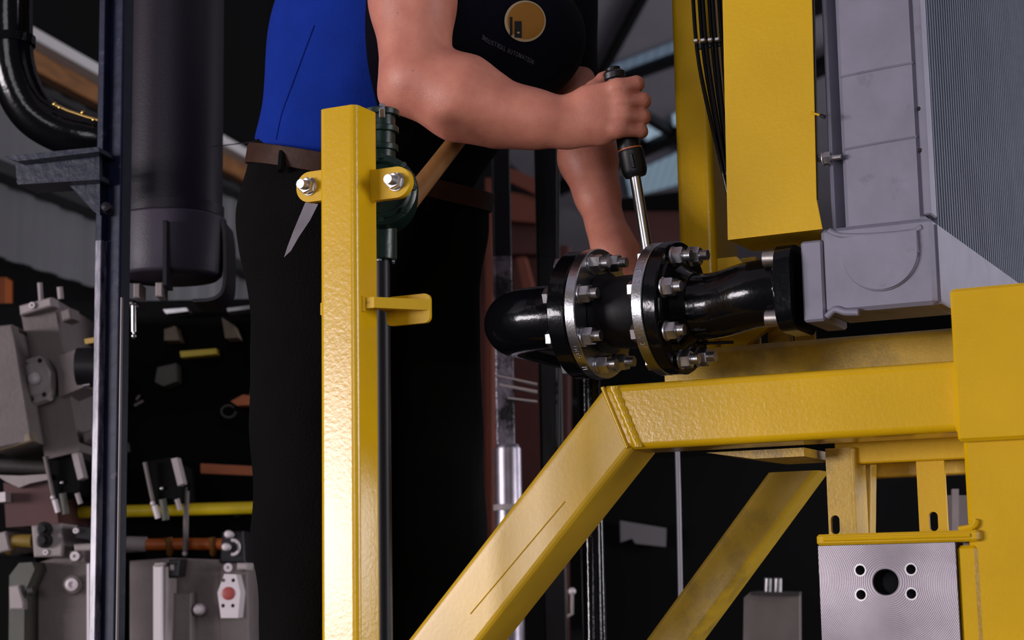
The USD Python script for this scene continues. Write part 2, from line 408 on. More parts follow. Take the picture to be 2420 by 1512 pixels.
a, zz = onv(1755, 1056, .2); b, _ = onv(1950, 1056, .2)
sk.part('cross_plate', hull([W(a - .02, .1, zB - .002), W(b, .1, zB - .002), W(b, .25, zB - .002), W(a - .02, .25, zB - .002), W(a + .05, .1, zB - .014), W(b, .1, zB - .014), W(b, .25, zB - .014), W(a + .05, .25, zB - .014)]), YELD)
p0 = onv(2058, 1108, .24); p1 = onv(2044, 1260, .24)
sk.part('inner_strut', bar(W(p0[0], .24, p0[1] + .02), W(p1[0], .24, p1[1] - .1), .012, .03, .002, EY), YELD)
a, zz = onv(2005, 1092, .26); b, _ = onv(2290, 1120, .26)
sk.part('inner_rail', mbox(a, b + .1, .26, .30, zz - .024, zz), YELD)
# steel port block on the yellow mount
VK = -.012
k0, kz0 = onv(1933, 1290, VK); k1, _ = onv(2257, 1288, VK)
kw = k1 - k0; kz1 = kz0 - kw * 1.0
s = sbox(k0, kz1, k1, kz0)
for hx, hy, hr in ((2093, 1375, .0168), (2033, 1347, .0066), (2153, 1345, .0066), (2035, 1405, .0066), (2154, 1403, .0066)):
    q = onv(hx, hy, VK); s = s.difference(Point(*q).buffer(hr, quad_segs=12))
MILL = usdkit.material(stage, '/World/Looks/milled_face', {
    'g': ('texture_coordinate', {}), 'm': ('mapping', dict(location=(0, 0, -.129))),
    'w': ('wave_texture', dict(wave_type='rings', rings_direction='spherical', scale=150.0, distortion=.5, detail=1)),
    'n': ('noise_texture', dict(scale=9.0, detail=5)), 'rn': ('rgb_ramp', dict(ramp=[(.3, (.20, .175, .20)), (.7, (.34, .30, .33))])),
    'b': ('bump', dict(strength=.5, distance=.00022)), 'p': ('principled_bsdf', dict(metallic=.8, roughness=.46))},
    [('g.object', 'm.vector'), ('m.vector', 'w.vector'), ('w.fac', 'b.height'), ('b.normal', 'p.normal'), ('g.object', 'n.vector'), ('n.fac', 'rn.fac'), ('rn.color', 'p.base_color')], surface='p.BSDF')
pb = Thing('port_block', 'milled bare steel port block with one large and four small holes', 'steel block')
pb.part('block_body', place(extr(s, .045), W(0, VK + .045, 0), EX, EZ, -EY), MILL)
for hx, hy in ((2033, 1347), (2153, 1345), (2035, 1405), (2154, 1403)):
    q = onv(hx, hy, VK); pb.part('hole_rim', lathe(W(q[0], VK - .0006, q[1]), EY, [(.0062, 0), (.0082, 0), (.0082, .002), (.0062, .004), (.0062, 0)], 20), ZINC)
q = onv(2093, 1375, VK)
pb.part('bore_lining', lathe(W(q[0], VK + .003, q[1]), EY, [(.0167, 0), (.0167, .04), (.0158, .04), (.0158, 0), (.0167, 0)], 28), BLKM)
pb.part('rear_plate', mbox(k0 + .004, k1 - .004, VK + .0455, VK + .05, kz1 + .004, kz0 - .004), BLKM)
pb.done()
# yellow mount around the block: top strip, right cheek, shelf under it
t1, tz = onv(1930, 1263, VK)
sk.part('mount_strip', mbox(t1, k1 + .03, VK - .003, .12, kz0 + .0006, tz, .003), YEL)
sk.part('weld_bead', tube([W(t1 + .01, VK - .003, (kz0 * .45 + tz * .55)), W(k1 + .02, VK - .003, kz0 * .45 + tz * .55)], .0028, 8), YEL)
ck1, _ = onv(2312, 1380, VK)
sk.part('mount_cheek', mbox(k1 + .001, ck1, VK + .004, .10, .012, kz0 - .004, .004), YEL)
sk.part('mount_shelf', mbox(t1, k1 + .01, VK, .12, kz1 - .02, kz1 - .0006, .003), YEL)
sk.part('weld_bead', tube(curve([W(k1 + .005, -.006, tz + .001), W(k1 + .022, -.008, tz + .004), W(up_ + .012, -.006, tz + .012)], 12), .0045, 8), YEL)
sk.done()

# ================================================================== yellow sheet guard
VG = .03
gd = Thing('sheet_guard', 'tall yellow sheet metal guard standing in front of the hose bundle beside the cooler', 'guard panel')
qa = [onv(1706, -60, VG), onv(1917, -60, VG), onv(1929, 470, VG), onv(1943, 541, VG), onv(1720, 567, VG)]
gd.part('front_sheet', place(extr(Polygon(qa), .003), W(0, VG + .003, 0), EX, EZ, -EY), YEL2)
ql, qr = qa[4], qa[3]
gd.part('bottom_return', hull([W(u, v, z) for u, v, z in ((ql[0], VG + .0005, ql[1]), (qr[0] - .002, VG + .0005, qr[1]), (qr[0] - .004, VG + .0005, qr[1] + .003), (ql[0], VG + .0005, ql[1] + .003),
          (ql[0] + .002, VG + .10, ql[1] + .0), (qr[0] - .03, VG + .10, qr[1]), (qr[0] - .03, VG + .10, qr[1] + .003), (ql[0] + .002, VG + .10, ql[1] + .003))]), YEL2)
gd.part('side_return', hull([W(u, v, z) for u, z in ((qa[0][0], qa[0][1]), (qa[0][0] + .003, qa[0][1]), (ql[0], ql[1] + .003), (ql[0] + .003, ql[1] + .003)) for v in (VG + .003, VG + .055)]), YEL2)
b0, bz = onv(1926, 377, VG + .01)
gd.part('bolt', cat(hexa(W(b0 - .010, VG + .012, bz), EX, .013, .007), tube([W(b0 - .003, VG + .012, bz), W(b0 + .036, VG + .012, bz)], .0037, 10),
        hexa(W(b0 + .012, VG + .012, bz), EX, .016, .010), disc(W(b0 + .010, VG + .012, bz), EX, .0105, .002)), ZINC)
gd.part('edge_trim', tube([W(*[onv(1919, -60, VG)[0] + .0005, VG + .004, onv(1919, -60, VG)[1]]), W(onv(1931, 470, VG)[0], VG + .004, onv(1931, 470, VG)[1])], .0016, 8), BLKM)
gd.done()

# ================================================================== aluminium cooler
VC = .05
co = Thing('cooler', 'grey cast aluminium oil cooler with fine fins on its right side', 'cooler')
h0, hz0 = onv(1928, -60, VC); h1, _ = onv(2176, 300, VC); _, hzb = onv(2060, 540, VC)
hz0 += .55
hc, _ = onv(1985, 300, VC)
f1, _ = onv(1962, 300, VC)
h1b, _ = onv(2183, 530, VC)
h1 = (h1 + h1b) / 2
co.part('header_tank', mbox(hc, h1, VC, VC + .075, hzb, hz0, .006), ALU)
co.part('side_flange', mbox(h0 + .006, f1, VC + .0, VC + .012, hzb - .004, hz0), ALU)
co.part('flange_web', hull([W(u, v, z) for z in (hzb, hz0) for u, v in ((f1 - .003, VC + .0005), (f1 + .001, VC + .001), (hc + .001, VC + .022), (hc + .001, VC + .03), (f1 - .003, VC + .012))]), ALU)
co.part('edge_rail', mbox(h1 - .0005, h1 + .010, VC - .003, VC + .03, hzb + .01, hz0), ALU)
for yy in (166, 340):   # shallow weld rings round the tank
    z = onv(2060, yy, VC)[1]
    co.part('tank_seam', tube([W(hc + .004, VC - .0002, z - .003), W((hc + h1) / 2, VC - .0006, z), W(h1 - .004, VC - .0004, z + .002)], .0016, 6), ALU)
# lower box with the raised boss
l0, lz0 = onv(1893, 572, VC - .012); l1, lz1 = onv(2203, 540, VC - .012); _, lzb = onv(2000, 747, VC - .012)
lm, _ = onv(1950, 700, VC - .012)
co.part('bottom_tank', mbox(lm - .003, l1, VC - .012, VC + .10, lzb + .006, hzb + .004, .005), ALU)
co.part('port_boss', mbox(l0, lm, VC - .016, VC + .09, lzb - .004, lz0, .003), ALU)
q = onv(2082, 598, VC - .012); rr = px(88, 2.35)
boss = unary_union([Point(0, 0).buffer(rr, quad_segs=16), sbox(-rr, 0, rr, rr * .55)]).intersection(sbox(-rr, -rr, rr, rr * .5))
co.part('boss', place(extr(boss, .006), W(q[0], VC - .012, q[1]), EX, EZ, -EY), ALU)
ring = boss.exterior
co.part('boss_weld', tube([W(q[0] + x, VC - .0125, q[1] + z) for x, z in list(ring.coords)[::2]], .0024, 8, cap=False), ALU, smooth=60)
w_ = [onv(x, y, VC - .012) for x, y in ((1955, 750), (1975, 732), (2000, 738), (2030, 738))]
co.part('weld_bead', tube(curve([W(a, VC - .014, b) for a, b in w_], 20), .005, 8), ALU, smooth=60)
w_ = [onv(x, y, VC - .012) for x, y in ((1958, 545), (1990, 556), (2060, 556), (2150, 548), (2178, 536))]
co.part('weld_bead', tube(curve([W(a, VC - .010, b) for a, b in w_], 30), .0045, 8), ALU, smooth=60)
# fin core: right-hand side runs away from the camera
UF = h1 + .010
VEND = 1.7
vb, zbk = onu(2385, 668, l1)
co.part('core', mbox(h1 - .02, UF - .012, VC + .03, VEND, lzb + .03, hz0, .002), FIND)
fv = np.arange(VC + .036, VEND, .0150)
fins = [cbox(W(UF - .006, v, (lzb + .03 + hz0) / 2), EX, EY, EZ,   .012, .0026, hz0 - lzb - .03, .0003) for v in fv[:250]]
for f in fins: co.part('fin', f, FINM, smooth=False)
wav = []                                  # corrugated strips between every third pair of fins
for v in fv[0:70]:
    zz = np.arange(lzb + .03, hz0, .0080)
    wav.append(tube([W(UF - .0035 + .0006 * (i % 2), v + .0048 + .0050 * (i % 2), z) for i, z in enumerate(zz)], .0011, 4, cap=False))
co.part('corrugated_strip', cat(wav), FINM, kind='stuff', smooth=False)
# sloping bottom bracket below the fins
co.part('side_tank', hull([W(l1 - .006, v, z) for v, z in ((VC + .0, lzb + .006), (VC + .0, hzb - .002), (VEND, hzb - .002), (VEND, lzb + .006))] +
                          [W(l1 + .004, v, z) for v, z in ((VC + .0, lzb + .008), (VC + .0, hzb - .004), (VEND, hzb - .004), (VEND, lzb + .008))]), ALU)
for (x, y) in ((2172, 258), (2175, 356)):
    p = onv(x, y, VC); co.part('screw_hole', disc(W(p[0], VC - .004, p[1]), EY, .0028, .004), BLKM)
co.done()
wire = onv(1930, 275, VG)
we = Thing('wire_end', 'short yellow wire stub with a black tip poking out beside the sheet guard', 'wire end')
wa_, wb_, wc_ = W(wire[0] - .008, VG - .002, wire[1] + .006), W(wire[0] + .006, VG - .004, wire[1]), W(wire[0] + .013, VG - .005, wire[1] - .004)
we.part('wire', tube([wa_, wb_], .0016, 8), YEL2); we.part('black_tip', tube([wb_, wc_], [.0022, .003], 8), BLKM); we.done()

# ================================================================== black pipe run with the bolted coupling
C1, C2 = at(1404, 743, 2.600), at(1561, 731, 2.548)
AX = unit(C2 - C1); LC = np.linalg.norm(C2 - C1)
RF, RB = px(154, 2.6), px(127, 2.6)
GREENP = mat('green_paint', (.002, .015, .010), .32, bump=.0005, bscale=70, var=.15)
STUDM = mat('dull_zinc', (.42, .38, .36), .38, 1.0, var=.15, vscale=120)
cp = Thing('pipe_coupling', 'black rubber pipe coupling between two bright turned steel flange rings with hex bolts', 'pipe coupling')
def ringmesh(c, t, R=RF, ri=.040):
    return disc(c, AX, R, t, .0012, 72, ri)
tR = .0165
cp.part('flange_ring', ringmesh(C1, tR), RINGM)
cp.part('flange_ring', ringmesh(C2 - AX * .002, tR), RINGM)
prof = [(.036, .0)] + [(.0475 + .006 * math.sin(math.pi * h) + (.010 if (h < .12 or h > .88) else 0), h * (LC - tR - .004)) for h in np.linspace(0, 1, 19)] + [(.036, LC - tR - .004)]
cp.part('rubber_body', lathe(C1 + AX * (tR + .001), AX, prof, 48), RUB, smooth=40)
X_, Y_, _ = perp(AX)
# raised stamp characters on the rims
def stamp(c, txt, a0, step, h):
    ms = []
    for i, ch in enumerate(txt):
        if ch == ' ': continue
        a = a0 + step * i; d = math.cos(a) * X_ + math.sin(a) * Y_; tdir = -math.sin(a) * X_ + math.cos(a) * Y_
        t = meshkit.text_mesh(ch, h, .0006); t.apply_translation([-t.centroid[0], -h / 2, -.0002])
        ms.append(place(t, c + AX * tR / 2 + d * RF, tdir, -AX, -d) if np.dot(np.cross(tdir, -AX), -d) > 0 else place(t, c + AX * tR / 2 + d * RF, tdir, AX, d) if np.dot(np.cross(tdir, AX), d) > 0 else place(t, c + AX * tR / 2 + d * RF, -tdir, AX, d))
    return cat(ms)
camdir = unit(CAM - C1); camdir = unit(camdir - AX * (camdir @ AX)); aC = math.atan2(camdir @ Y_, camdir @ X_)
sgn = 1 if (-math.sin(aC) * X_ + math.cos(aC) * Y_) @ UP < 0 else -1      # increasing angle runs downwards
STAMP = mat('stamped_mark', (.35, .35, .38), .35, 1.0)
cp.part('stamped_marks', stamp(C1, '004  N', aC + sgn * .50, sgn * .085, .0085), STAMP, smooth=False)
cp.part('stamped_marks', stamp(C2 - AX * .002, 'S 1/2 8 DN  A1', aC - sgn * .85, sgn * .105, .0085), STAMP, smooth=False)
def bolt_set(c_nut, c_head, phase):
    for k in range(8):
        a = aC + phase + k * math.pi / 4; d = math.cos(a) * X_ + math.sin(a) * Y_
        o, hd = c_nut + d * RB, c_head + d * RB; rot = rng.uniform(0, 1.05)
        b = cp.part('bolt', cat(tube([hd, o + AX * .0285], .0072, 14), hexa(hd - AX * .0095, AX, .023, .010, rot), *[disc(o + AX * ((.0180 + .0022 * q)), AX, .0078, .0016, .0005, 14) for q in range(5)]), ZINC)
        cp.part('nut', cat(hexa(o + AX * .003, AX, .0235, .0145, rot + .4), disc(o, AX, .0145, .003, .0006, 24)), ZINC, under=b)
bolt_set(C1 + AX * tR, C1 - AX * .030, math.pi / 8)
bolt_set(C2 + AX * (tR + .022), C2 - AX * .002, math.pi / 8)
cp.done()

el = Thing('elbow_pipe', 'glossy black elbow pipe with its flange bolted to the left of the coupling', 'pipe')
el.part('flange', disc(C1 - AX * .0295, AX, RF * .985, .028, .002, 72, .02), BLK)
el.part('gasket', disc(C1 - AX * .0012, AX, RF * .93, .0011, .0003, 48, .03), RUB)
e0 = C1 - AX * .029
RP = px(76, 2.65)
pth = [e0, e0 - AX * .03, e0 - AX * .06]
for t in np.linspace(.15, 1, 9) * math.pi / 2:
    pth.append(e0 - AX * (.06 + .07 * math.sin(t)) + EY * .07 * (1 - math.cos(t)))
pth.append(pth[-1] + EY * .25)
el.part('pipe', tube(pth, RP, 36), BLK, smooth=60)
el.part('weld_ring', lathe(e0, -AX, [(RP * .98, 0), (RP + .006, .001), (RP + .004, .006), (RP * .98, .009)], 40), BLK)
sp = pth[-1]
el.part('pipe_support', tube([sp - EZ * .02, np.array([sp[0], sp[1], .0])], .02, 14), BLK)
el.done()

op = Thing('outlet_pipe', 'glossy black pipe joining the coupling to the grey cooler tank', 'pipe')
d0 = C2 + AX * (tR - .0015)
op.part('flange', disc(d0, AX, RF * 1.0, .021, .002, 72, .02), BLK)
op.part('flange_hub', lathe(d0 + AX * .021, AX, [(.02, 0), (RF * .86, 0), (RF * .84, .003), (RP + .012, .004), (RP + .006, .012), (RP, .022), (.02, .022)], 60), BLK)
e1 = W(onv(1858, 688, VC + .02)[0], VC + .025, onv(1858, 688, VC + .02)[1])
s0 = d0 + AX * .022
tot = np.linalg.norm(e1 - s0); pth = curve([s0, s0 + AX * tot * .33, e1 - EX * tot * .3, e1], 26)
op.part('pipe', tube(pth, RP * .98, 40), BLK, smooth=60)
op.part('drain_wire', tube([s0 + AX * .02 - UP * (RP + .004), s0 + AX * .075 - UP * (RP + .006)], .0022, 8), BLK)
# square flange with four socket cap screws
sq = rrect(.118, .118, .03)
fz = e1
def at_e(y, z, u=0.0): return fz + EX * u + EY * y + EZ * z
op.part('square_flange', place(extr(sq, px(30, 2.35) + .006), fz, EY, EZ, EX), BLK)
op.part('weld_ring', tube([at_e(RP * 1.02 * math.cos(a), RP * 1.02 * math.sin(a), -.002 + .0015 * math.sin(a * 23)) for a in np.linspace(0, 2 * math.pi, 70)], .0055, 8), BLK, smooth=60)
for sy in (-1, 1):
    for sz in (-1, 1):
        op.part('cap_screw', cat(disc(at_e(sy * .040, sz * .041, -.019), EX, .0118, .020, .0014, 28, .005), disc(at_e(sy * .040, sz * .041, -.010), EX, .0055, .006, .0003, 12)), STUDM)
op.done()

# ================================================================== lever wrench in the man's fist
GRIP = mat('grip_plastic', (.006, .006, .007), .45)
ORNG = mat('orange_ring', (.55, .14, .04), .45)
lv = Thing('torque_wrench', 'black handled torque wrench with steel shaft standing upright in the right fist', 'wrench')
DL = 2.585
La, Lb_, Lc, Ld = at(1449, 168, DL + .012), at(1489, 352, DL + .003), at(1500, 412, DL), at(1538, 640, DL - .005)
ld = unit(Lc - La)
gl = np.linalg.norm(Lb_ - La); q_ = px(1, DL)
lv.part('grip', lathe(La, ld, [(0, 0), (.013, 0), (.0165, .003), (.0165, .011), (.0145, .013), (.0150, .03), (.0160, gl * .5), (.0158, gl * .8), (.0170, gl), (0, gl)], 28), GRIP)
lv.part('end_cap', lathe(La - ld * .006, ld, [(0, 0), (.008, 0), (.011, .0015), (.011, .006), (0, .006)], 24), BLKM)
lv.part('ring', disc(Lb_ - ld * .0012, ld, .0178, .0026, .0004, 28), ORNG)
lv.part('sleeve', lathe(Lb_ + ld * .0014, ld, [(0, 0), (.0175, 0), (.0188, .004), (.0188, .030), (.0172, .036), (.0150, .040), (0, .040)], 28), GRIP)
sx_, sy_, _ = perp(ld)
lv.part('scale_window', cbox(Lb_ + ld * .022 - EY * .0176 + EX * .006, EX, EY, ld, .006, .004, .022, .0008), BLKM)
lv.part('shaft', tube([Lc - ld * .004, Ld], .0082, 24), STEEL)
lv.done()

# ================================================================== yellow post in front
DP = 2.27
Pc = at(826, 800, DP + .02)
PX, PY = EX, EY
wp = px(96, DP) / math.cos(math.radians(26.6 + 5.2)) * .93
po = Thing('support_post', 'yellow painted square steel post with two bolted lugs, standing in front of the man', 'post')
ztop = onplane(855, 243, Pc - PY * wp / 2, EY)[2]
pc = np.array([Pc[0], Pc[1], 0])
body = man(bar(pc + EZ * .010, pc + EZ * (ztop), wp, wp, .009, PY, wall=.004))
po.part('tube', tri(body), YEL)
po.part('base_plate', cbox(pc + EZ * .005, EX, EY, EZ, .16, .16, .010), YEL)
zL = at(735, 443, DP)[2]; zRl = at(940, 432, DP)[2]
def lug(sx, pxc, vv, name='lug'):
    c = onplane(pxc[0], pxc[1], pc + PY * vv, EY); r = px(38, DP); edge = pc + PX * sx * wp / 2
    L_ = abs((edge - c) @ PX) - .0005
    s = unary_union([Point(0, 0).buffer(r, quad_segs=12), sbox(min(0, -sx * L_), -r, max(0, -sx * L_), r)]).difference(Point(0, 0).buffer(.0078))
    k = po.part(name, place(extr(s, .010), c + PY * .005, PX, EZ, -PY), YEL2)
    f = c - PY * .005
    b = po.part('bolt', cat(tube([c + PY * .012, f - PY * .022], .0062, 14), *[disc(f - PY * (.011 + .0028 * q), -PY, .0067, .0014, .0004, 14) for q in range(4)], hexa(f + PY * .010, PY, .018, .007)), ZINC)
    po.part('nut', cat(hexa(f - PY * .002, -PY, .0195, .0095, .3), disc(f, -PY, .0125, .002, .0005, 24)), ZINC, under=b)
    po.part('weld_bead', tube([edge + PY * vv * .95 + PX * sx * .001 + EZ * (c[2] - edge[2] - r * 1.05), edge + PY * vv * .95 + PX * sx * .001 + EZ * (c[2] - edge[2] + r * 1.05)], .0042, 8), YEL)
lug(-1, (736, 443), .012); lug(1, (941, 432), .012)
# U bracket lower down: upright plate and a slanting bar
zb1, zb0 = at(950, 685, DP)[2], at(950, 757, DP)[2]
e = onplane(1015, 720, pc + PY * .045, EY); ee = (e - pc) @ PX
s = unary_union([sbox(wp / 2 - .0, zb0, ee, zb1)]).buffer(-.008).buffer(.008, quad_segs=4)
po.part('bracket_plate', place(extr(s, .006), pc + PY * (.045 + .006) * 1.0, PX, EZ, -PY), YEL2)
po.part('bracket_root', mbox((pc @ EX) + wp / 2 - .004, (pc @ EX) + wp / 2 + .012, (pc @ EY) - V0 - .012, (pc @ EY) - V0 + .05, zb0 + .02, zb1 - .012), YEL2)
za, zb_2 = at(890, 702, DP)[2], at(890, 728, DP)[2]
p1 = pc + PX * (wp / 2 - .002) - PY * .012; p2 = pc + PX * (wp / 2 + .016) - PY * .012; p3 = pc + PX * ee + PY * .046
pts = []
po.part('bracket_bar', cat(hull([p + EZ * z for p in (p1, p2, p1 + PY * .008, p2 + PY * .008) for z in (za, zb_2)]), hull([p + EZ * z for p in (p2, p3, p2 + PY * .01 - PX * .004, p3 + PY * .01 - PX * .004) for z in (za, zb_2)])), YEL2)
zn0, zn1 = at(760, 703, DP)[2], at(760, 733, DP)[2]
po.part('stub', hull([pc - PX * (wp / 2 + dx) + PY * v + EZ * z for v in (-.006, .006) for dx, z in ((.012, zn0 - .001), (.012, zn1), (-.002, zn0 + .008), (-.002, zn1 - .008))]), YEL2)
po.part('weld_bead', cat(tube([pc + PX * (wp / 2) - PY * .013 + EZ * (za + .002), pc + PX * wp / 2 - PY * .013 + EZ * (zb_2 - .004)], .004, 8)), YEL)
po.done()

# ================================================================== dark green valve on a stand behind the post
DV = 2.47
gv = Thing('green_valve', 'dark green round bodied cast valve hidden behind the yellow post', 'valve')
gc = at(900, 462, DV)
gax = unit((gc - CAM) * [1, 1, 0])
gv.part('body', lathe(gc - gax * .045, gax, [(0, 0), (.040, .0), (.049, .006), (.052, .02), (.052, .07), (.049, .084), (.040, .09), (0, .09)], 44), GREENP)
gv.part('body_rib', lathe(gc - gax * .049, gax, [(.036, 0), (.038, -.002), (.042, 0), (.042, .006), (.036, .006), (.036, 0)], 44), GREENP)
for a in np.linspace(0, 2 * math.pi, 9)[:-1]:
    d = math.cos(a) * RIGHT + math.sin(a) * EZ; gv.part('cover_bolt', hexa(gc - gax * .0465 + d * .0445, -gax, .008, .006), GREENP)
gv.part('neck', tube([gc + EZ * .03, gc + EZ * .112], .021, 24), GREENP)
for h, r in ((.062, .025), (.088, .026), (.112, .027)):
    gv.part('neck_flange', disc(gc + EZ * h, EZ, r, .009, .001, 32), GREENP)
gv.part('lower_neck', tube([gc - EZ * .04, gc - EZ * .09], .022, 24), GREENP)
for y in (586, 610):
    z = at(900, y, DV)[2]; gv.part('flange', disc(np.array([gc[0], gc[1], z - .006]), EZ, px(36, DV), .012, .001, 36), GREENP)
for a in range(6):
    d = math.cos(a) * RIGHT + math.sin(a) * EY
    gv.part('flange_bolt', hexa(np.array([gc[0], gc[1], at(900, 622, DV)[2] - .002]) + d * .015, EZ, .008, .006), GREENP)
gv.part('stand_pipe', tube([np.array([gc[0], gc[1], 0.004]), np.array([gc[0], gc[1], at(900, 612, DV)[2]])], .012, 18), BLKM)
gv.part('stand_foot', disc(np.array([gc[0], gc[1], 0]), EZ, .08, .008, .001, 30), BLKM)
gv.part('tag_bolt', cat(tube([at(886, 262, DV), at(906, 262, DV)], .006, 12), hexa(at(897, 263, DV), RIGHT, .020, .008)), ZINC)
gv.done()
WOOD = mat('ash_wood', (.26, .12, .035), .5, var=.2, vscale=30, stretch=(1, 1, .2))
hp = np.array([at(955, 491, 2.550) * (1 - t) + at(1128, 270, 2.72) * t for t in np.linspace(0, 1, 8)])
thing1('tool_handle', tube(hp, px(1, 2.5) * np.linspace(25, 22, len(hp)), 20), WOOD, 'pale brown wooden tool handle slanting up from the green valve under the forearm', 'tool handle', smooth=60)

# ================================================================== black hose bundle behind the guard
hb = Thing('hose_bundle', 'bundle of thin black hoses running down behind the tall yellow sheet guard', 'hoses')
for i in range(7):
    a = onv(1634 + i * 11.5, -60, .12); m = onv(1652 + i * 11, 150, .12); b = onv(1707 + i * 4.5, 400, .115); c = onv(1730 + i * 4, 540, .11); 
    dv = .006 * (i % 2)
    P = curve([W(a[0], .12 + dv, a[1]), W(m[0], .12 + dv, m[1]), W(b[0], .115 + dv, b[1]), W(c[0], .13 + dv, c[1])], 26)
    hb.part('hose', tube(P, px(5.2, 2.4), 10), BLK, smooth=60)
c0_ = onv(1632, 96, .108); c1_ = onv(1712, 92, .108)
hb.part('clamp_rail', cbox(W((c0_[0] + c1_[0]) / 2, .133, (c0_[1] + c1_[1]) / 2), EX, EY, EZ, c1_[0] - c0_[0], .004, .010), BLKM)
for i in range(4):
    x = 1645 + i * 17; q = onv(x, 97 - i * 1.2, .108)
    hb.part('clamp', cbox(W(q[0], .108, q[1]), EX, EY, EZ, .0075, .008, .0055, .0012), ZINC)
hb.done()

# ================================================================== the man
class SDF:
    """smooth union of tapered capsules, meshed on a grid that is only filled near the surface"""
    def __init__(s): s.p = []
    def cap(s, a, b, ra, rb=None, k=.02, ax=None, f=1.0):
        s.p.append((np.asarray(a, float), np.asarray(b, float), ra, ra if rb is None else rb, k, None if ax is None else unit(ax), f)); return s
    def __call__(s, P):
        d = None
        for a, b, ra, rb, k, ax, f in s.p:
            q, ba = P - a, b - a; L = max(ba @ ba, 1e-12); t = np.clip(q @ ba / L, 0, 1)[:, None]; q = q - ba * t
            if ax is not None: q = q + ax * (q @ ax)[:, None] * (f - 1)
            e = np.sqrt((q * q).sum(1)) - (ra + (rb - ra) * t[:, 0])
            if d is None: d = e; continue
            h = np.maximum(k - np.abs(d - e), 0) / k; d = np.minimum(d, e) - h * h * k * .25
        return d
def nets(fn, lo, hi, h, B=12):
    """surface nets of fn < 0 over the box lo..hi with cells of size h"""
    lo = np.asarray(lo, float); n = (np.ceil((np.asarray(hi) - lo) / h / B).astype(int)) * B + 1; G = np.full(n, 1.0, np.float32)
    bi = np.stack(np.meshgrid(*[np.arange((k - 1) // B) for k in n], indexing='ij'), -1).reshape(-1, 3)
    dc = fn(lo + (bi + .5) * B * h); r = B * h * .87
    loc = np.stack(np.meshgrid(*[np.arange(B + 1)] * 3, indexing='ij'), -1).reshape(-1, 3)
    for b, d in zip(bi, dc):
        i, j, k = b * B
        if abs(d) > 1.7 * r + .01:
            if d < 0: G[i:i + B + 1, j:j + B + 1, k:k + B + 1] = -1.0
            continue
    near = bi[np.abs(dc) <= 1.7 * r + .01]
    for s0 in range(0, len(near), 200):
        c = near[s0:s0 + 200]; idx = (c[:, None] * B + loc[None]).reshape(-1, 3)
        G[idx[:, 0], idx[:, 1], idx[:, 2]] = fn(lo + idx * h)
    In = G < 0; m = np.zeros(n - 1, np.int8)
    C = [(a, b, c) for a in (0, 1) for b in (0, 1) for c in (0, 1)]
    sl = lambda A, c: A[c[0]:A.shape[0] - 1 + c[0], c[1]:A.shape[1] - 1 + c[1], c[2]:A.shape[2] - 1 + c[2]]
    for c in C: m += sl(In, c)
    act = np.argwhere((m > 0) & (m < 8)); vid = np.full(n - 1, -1, np.int64); vid[tuple(act.T)] = np.arange(len(act))
    S, N = np.zeros((len(act), 3)), np.zeros(len(act))
    for a in C:
        for k in range(3):
            if a[k]: continue
            b = list(a); b[k] = 1; p, q = act + a, act + b
            ga, gb = G[tuple(p.T)].astype(float), G[tuple(q.T)].astype(float); x = (ga < 0) != (gb < 0)
            t = np.where(x, ga / np.where(x, ga - gb, 1), 0); e = p + t[:, None] * (q - p); S[x] += e[x]; N[x] += 1
    V = lo + S / N[:, None] * h; Fc = []
    for k in range(3):
        s1 = [slice(None)] * 3; s2 = list(s1); s1[k] = slice(0, -1); s2[k] = slice(1, None)
        a, b = In[tuple(s1)], In[tuple(s2)]; e = np.argwhere(a != b); i1, i2 = [j for j in range(3) if j != k]
        e = e[(e[:, i1] > 0) & (e[:, i2] > 0) & (e[:, i1] < n[i1] - 1) & (e[:, i2] < n[i2] - 1)]
        o1, o2 = np.eye(3, dtype=int)[i1], np.eye(3, dtype=int)[i2]
        q = np.stack([vid[tuple((e - o1 - o2).T)], vid[tuple((e - o2).T)], vid[tuple(e.T)], vid[tuple((e - o1).T)]], 1)
        fl = a[tuple(e.T)] ^ (k == 1); q = np.where(fl[:, None], q, q[:, ::-1]); Fc.append(q)
    Q = np.vstack(Fc); t = T(V, np.vstack([Q[:, [0, 1, 2]], Q[:, [0, 2, 3]]]))
    trimesh.smoothing.filter_taubin(t, iterations=4); return t

SKIN = usdkit.material(stage, '/World/Looks/skin', {
    'g': ('texture_coordinate', {}), 'n': ('noise_texture', dict(scale=26.0, detail=5, roughness=.6)), 'r': ('rgb_ramp', dict(ramp=[(.3, (.46, .155, .105)), (.7, (.58, .225, .150))])),
    'n2': ('noise_texture', dict(scale=420.0, detail=3)), 'b': ('bump', dict(strength=.5, distance=.0009)),
    'v': ('voronoi_texture', dict(scale=34.0)), 'rv': ('rgb_ramp', dict(ramp=[(.055, (1, 1, 1)), (.09, (0, 0, 0))])), 'm': ('mix_color', dict(b=(.17, .06, .045))),
    'wn': ('white_noise_texture', {}), 'lt': ('math', dict(math_type='less_than', value2=.10)), 'mu': ('math', dict(math_type='multiply')), 'mu2': ('math', dict(math_type='multiply', value2=.7)),
    'p': ('principled_bsdf', dict(roughness=.5, subsurface_weight=.12, subsurface_scale=.006, subsurface_radius=(1, .35, .2)))},
    [('g.object', 'n.vector'), ('n.fac', 'r.fac'), ('g.object', 'n2.vector'), ('n2.fac', 'b.height'), ('b.normal', 'p.normal'), ('g.object', 'v.vector'), ('v.distance', 'rv.fac'),
     ('v.position', 'wn.vector'), ('wn.value', 'lt.value1'), ('lt.value', 'mu.value1'), ('rv.color', 'mu.value2'), ('mu.value', 'mu2.value1'), ('mu2.value', 'm.fac'), ('r.color', 'm.a'), ('m.result', 'p.base_color')], surface='p.BSDF')
